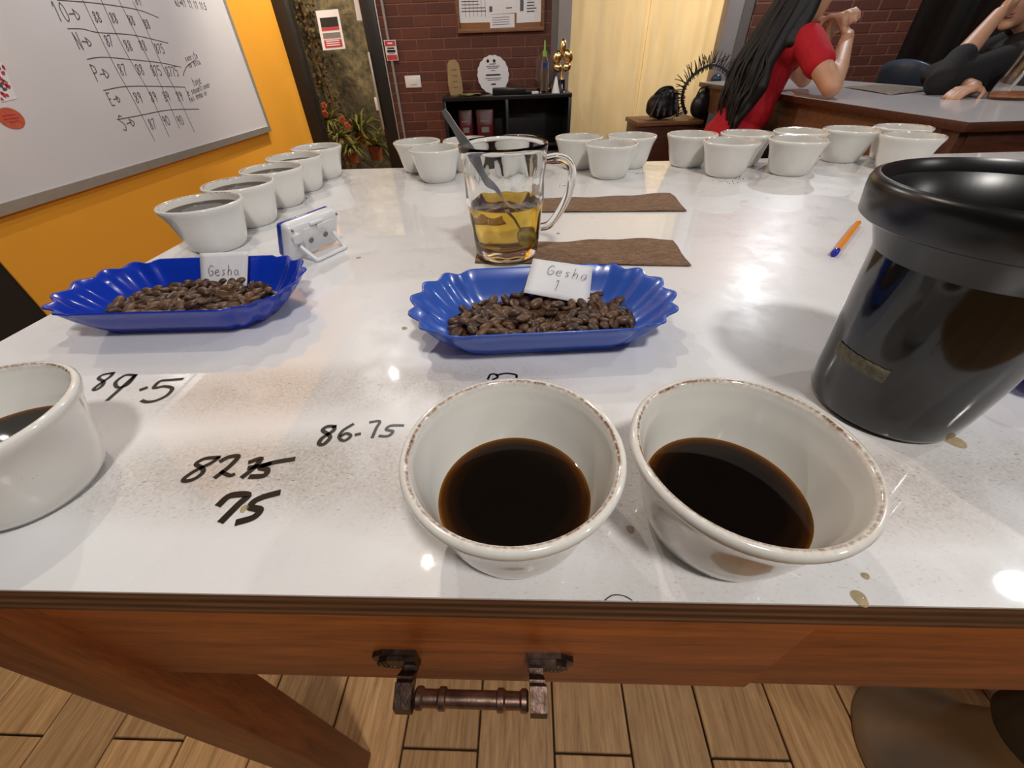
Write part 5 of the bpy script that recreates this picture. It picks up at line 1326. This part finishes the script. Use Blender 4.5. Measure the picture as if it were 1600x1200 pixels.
# person in red, facing right (+x), elbows on the second table, hands clasped before the chin
hc = Vector((1.450, 2.52, 1.300)); hf = Vector((1, 0.10, -0.12))
shR, shL = Vector((1.405, 2.365, 1.105)), Vector((1.42, 2.68, 1.105))
elR = onz(1300, 137, TZ+0.042); elR = Vector((elR.x, elR.y, TZ+0.042)); elL = Vector((1.66, 2.70, TZ+0.042))
wrR = ony(1324, 56, 2.42); wrL = ony(1292, 58, 2.54); hx = ony(1304, 20, 2.48)
def body1(mb):
    head_pieces(mb, hc, hf)
    chain(mb, [hc+Vector((-.02, 0, -.07)), Vector((1.385, 2.52, 1.15))], [.055, .06])
    chain(mb, [Vector((1.37, 2.52, 1.10)), Vector((1.32, 2.52, .92)), Vector((1.27, 2.52, .72))], [.10, .105, .12])
    mb.ell((1.38, 2.52, 1.07), (.09, .16, .08)); mb.ell((1.26, 2.52, .70), (.13, .165, .10))
    chain(mb, [shR, (shR+elR)/2+Vector((0, 0, .0)), elR], [.048, .045, .038]); chain(mb, [shL, elL], [.048, .038])
    chain(mb, [elR, elR.lerp(wrR, .35), wrR], [.037, .040, .026]); chain(mb, [elL, elL.lerp(wrL, .35), wrL], [.037, .040, .026])
    hand(mb, wrR, (hx-wrR)+Vector((.01, .02, .02)), Vector((-.6, .8, .1)), 0.75, 1.08, -1)
    hand(mb, wrL, (hx-wrL)+Vector((.03, -.02, .03)), Vector((.1, -1, .3)), 0.75, 1.08, 1)
    for g in (-1, 1):
        chain(mb, [Vector((1.27, 2.52+g*.09, .68)), Vector((1.62, 2.52+g*.10, .66)), Vector((1.56, 2.52+g*.10, .30)), Vector((1.50, 2.52+g*.10, .16))], [.085, .06, .05, .04])
        capsule(mb, (1.49, 2.52+g*.10, .14), (1.62, 2.52+g*.10, .12), .04, .03)
p1 = fuse('person', body1, 0.0065, M['skin'], iters=3, origin=(1.26, 2.52, 0.62))
tag(p1, 'person in a red short-sleeved shirt leaning on clasped hands at the second table', 'person')
def shirt1(mb):
    chain(mb, [Vector((1.375, 2.52, 1.10)), Vector((1.325, 2.52, .92)), Vector((1.265, 2.52, .74)), Vector((1.245, 2.52, .68))], [.108, .116, .132, .142])
    mb.ell((1.385, 2.52, 1.07), (.098, .17, .085)); mb.ell((1.30, 2.52, .84), (.115, .165, .14)); mb.ell((1.25, 2.52, .72), (.142, .178, .10))
    chain(mb, [shR, shR.lerp(elR, .50)], [.062, .060]); chain(mb, [shL, shL.lerp(elL, .50)], [.062, .060])
fuse('shirt', shirt1, 0.0075, M['red_shirt'], parent=p1, iters=3)
def hair1(mb):
    mb.ell(hc+Vector((-.022, 0, .045)), (.108, .094, .10)); mb.ell(hc+Vector((-.06, 0, -.02)), (.075, .095, .10))
    for j in range(11):
        a = j/10; yo = (a-.5)*2
        st_ = hc+Vector((-.075+.02*abs(yo), yo*.075, -.03))
        e1 = Vector((1.285-.02*(1-yo*yo), 2.50+yo*.10, 1.08)); e2 = Vector((1.235-.03*(1-abs(yo)), 2.48+yo*.125, .94)); e3 = Vector((1.195+.015*yo, 2.47+yo*.12, .80+.03*math.sin(j*2.1)))
        wv = [Vector((.014*math.sin(j*1.9+q*2.2), .012*math.cos(j*2.7+q*1.7), 0)) for q in range(3)]
        m1 = e1.lerp(e2, .5)+Vector((.016*math.sin(j*3.1), .016*math.cos(j*2.3), 0)); m2 = e2.lerp(e3, .5)+Vector((.018*math.sin(j*2.6+1), .014*math.cos(j*1.7), 0))
        chain(mb, [st_, e1+wv[0], m1, e2+wv[1], m2, e3+wv[2]], [.042, .041, .038, .036, .028, .014])
    chain(mb, [hc+Vector((-.02, -.080, .04)), Vector((1.40, 2.42, 1.20)), Vector((1.35, 2.38, 1.10))], [.034, .034, .024])
h1 = fuse('hair', hair1, 0.008, M['hair'], parent=p1, iters=2)
mb = MB()
for j in range(70):
    yo = random.uniform(-1, 1); jx = random.uniform(-.012, .012)
    st_ = hc+Vector((-.10+.03*abs(yo), yo*.08, random.uniform(-.02, .06))); e1 = Vector((1.245-.02*(1-yo*yo)+jx, 2.49+yo*.13, 1.08)); e2 = Vector((1.20-.03*(1-abs(yo))+jx, 2.47+yo*.15, .94)); e3 = Vector((1.185+.02*yo+jx, 2.46+yo*.13, random.uniform(.76, .84)))
    m1 = e1.lerp(e2, .5)+Vector((random.uniform(-.02, .02), random.uniform(-.015, .015), 0)); m2 = e2.lerp(e3, .5)+Vector((random.uniform(-.022, .022), random.uniform(-.015, .015), 0))
    mb.tube(catmull([st_, e1, m1, e2, m2, e3], 4), [.006]*20+[.002], 5)
mb.build('hair_strands', M['hair'], parent=p1, world=True, smooth=80)
face_parts(p1, hc, hf)
def trousers1(mb):
    mb.ell((1.26, 2.52, .68), (.142, .178, .09))
    for g in (-1, 1): chain(mb, [Vector((1.27, 2.52+g*.09, .68)), Vector((1.62, 2.52+g*.10, .66)), Vector((1.56, 2.52+g*.10, .30)), Vector((1.50, 2.52+g*.10, .17))], [.094, .069, .060, .052])
fuse('trousers', trousers1, 0.009, M['black_cloth'], parent=p1, iters=2)

# person in dark top on the far side, facing left (-x), cheek on the hand
h2 = ony(1613, -12, 2.50); h2f = Vector((-1, -0.35, -0.10))
s2L = Vector((2.53, 2.30, 1.06)); s2R = Vector((2.60, 2.62, 1.06)); e2L = onz(1470, 127, TZ+0.048); e2L = Vector((e2L.x, e2L.y, TZ+0.048)); w2L = ony(1560, 22, 2.36)
e2R = Vector((2.34, 2.66, TZ+0.045)); w2R = onz(1528, 145, TZ+0.02); w2R = Vector((w2R.x+0.05, w2R.y+0.08, TZ+0.03))
def body2(mb):
    head_pieces(mb, h2, h2f)
    nb_ = Vector((2.56, 2.46, 1.11)); chain(mb, [h2+Vector((.02, 0, -.07)), nb_], [.055, .06])
    chain(mb, [Vector((2.57, 2.46, 1.05)), Vector((2.60, 2.46, .86)), Vector((2.62, 2.46, .70))], [.10, .105, .12]); mb.ell((2.57, 2.46, 1.03), (.09, .17, .08)); mb.ell((2.62, 2.46, .68), (.13, .165, .09))
    chain(mb, [s2L, e2L], [.048, .038]); chain(mb, [e2L, e2L.lerp(w2L, .35), w2L], [.037, .042, .027])
    chain(mb, [s2R, e2R], [.048, .038]); chain(mb, [e2R, w2R], [.036, .025])
    hand(mb, w2L, (h2+Vector((-.02, -.07, .0))-w2L), Vector((.4, .5, .3)), 0.35, 0.95, 1)
    hand(mb, w2R, Vector((-1, -.5, -.02)), Vector((0, 0, -1)), 0.18, 0.95, 1)
    for g in (-1, 1):
        chain(mb, [Vector((2.60, 2.46+g*.09, .66)), Vector((2.30, 2.46+g*.10, .62)), Vector((2.34, 2.46+g*.10, .30)), Vector((2.38, 2.46+g*.10, .16))], [.085, .06, .05, .04])
        capsule(mb, (2.39, 2.46+g*.10, .14), (2.27, 2.46+g*.10, .12), .04, .03)
p2 = fuse('person', body2, 0.0065, M['skin'], iters=3, origin=(2.61, 2.46, 0.6))
tag(p2, 'person in a dark top resting cheek on one hand at the right edge', 'person')
def top2(mb):
    chain(mb, [Vector((2.57, 2.46, 1.05)), Vector((2.60, 2.46, .86)), Vector((2.62, 2.46, .70))], [.108, .118, .135]); mb.ell((2.57, 2.46, 1.02), (.10, .182, .088)); mb.ell((2.62, 2.46, .70), (.14, .178, .10))
    chain(mb, [s2L, e2L, e2L.lerp(w2L, .34)], [.064, .056, .052]); chain(mb, [s2R, e2R, e2R.lerp(w2R, .6)], [.064, .054, .042])
fuse('dark_top', top2, 0.0075, M['black_cloth'], parent=p2, iters=3)
def hair2(mb):
    mb.ell(h2+Vector((.03, .01, .045)), (.112, .100, .105)); mb.ell(h2+Vector((.06, .02, -.04)), (.075, .09, .12))
fuse('hair', hair2, 0.009, M['hair'], parent=p2, iters=2)
face_parts(p2, h2, h2f)
def trousers2(mb):
    mb.ell((2.62, 2.46, .67), (.142, .178, .08))
    for g in (-1, 1): chain(mb, [Vector((2.60, 2.46+g*.09, .66)), Vector((2.30, 2.46+g*.10, .62)), Vector((2.34, 2.46+g*.10, .30)), Vector((2.38, 2.46+g*.10, .17))], [.094, .069, .060, .052])
fuse('trousers', trousers2, 0.009, M['black_cloth'], parent=p2, iters=2)
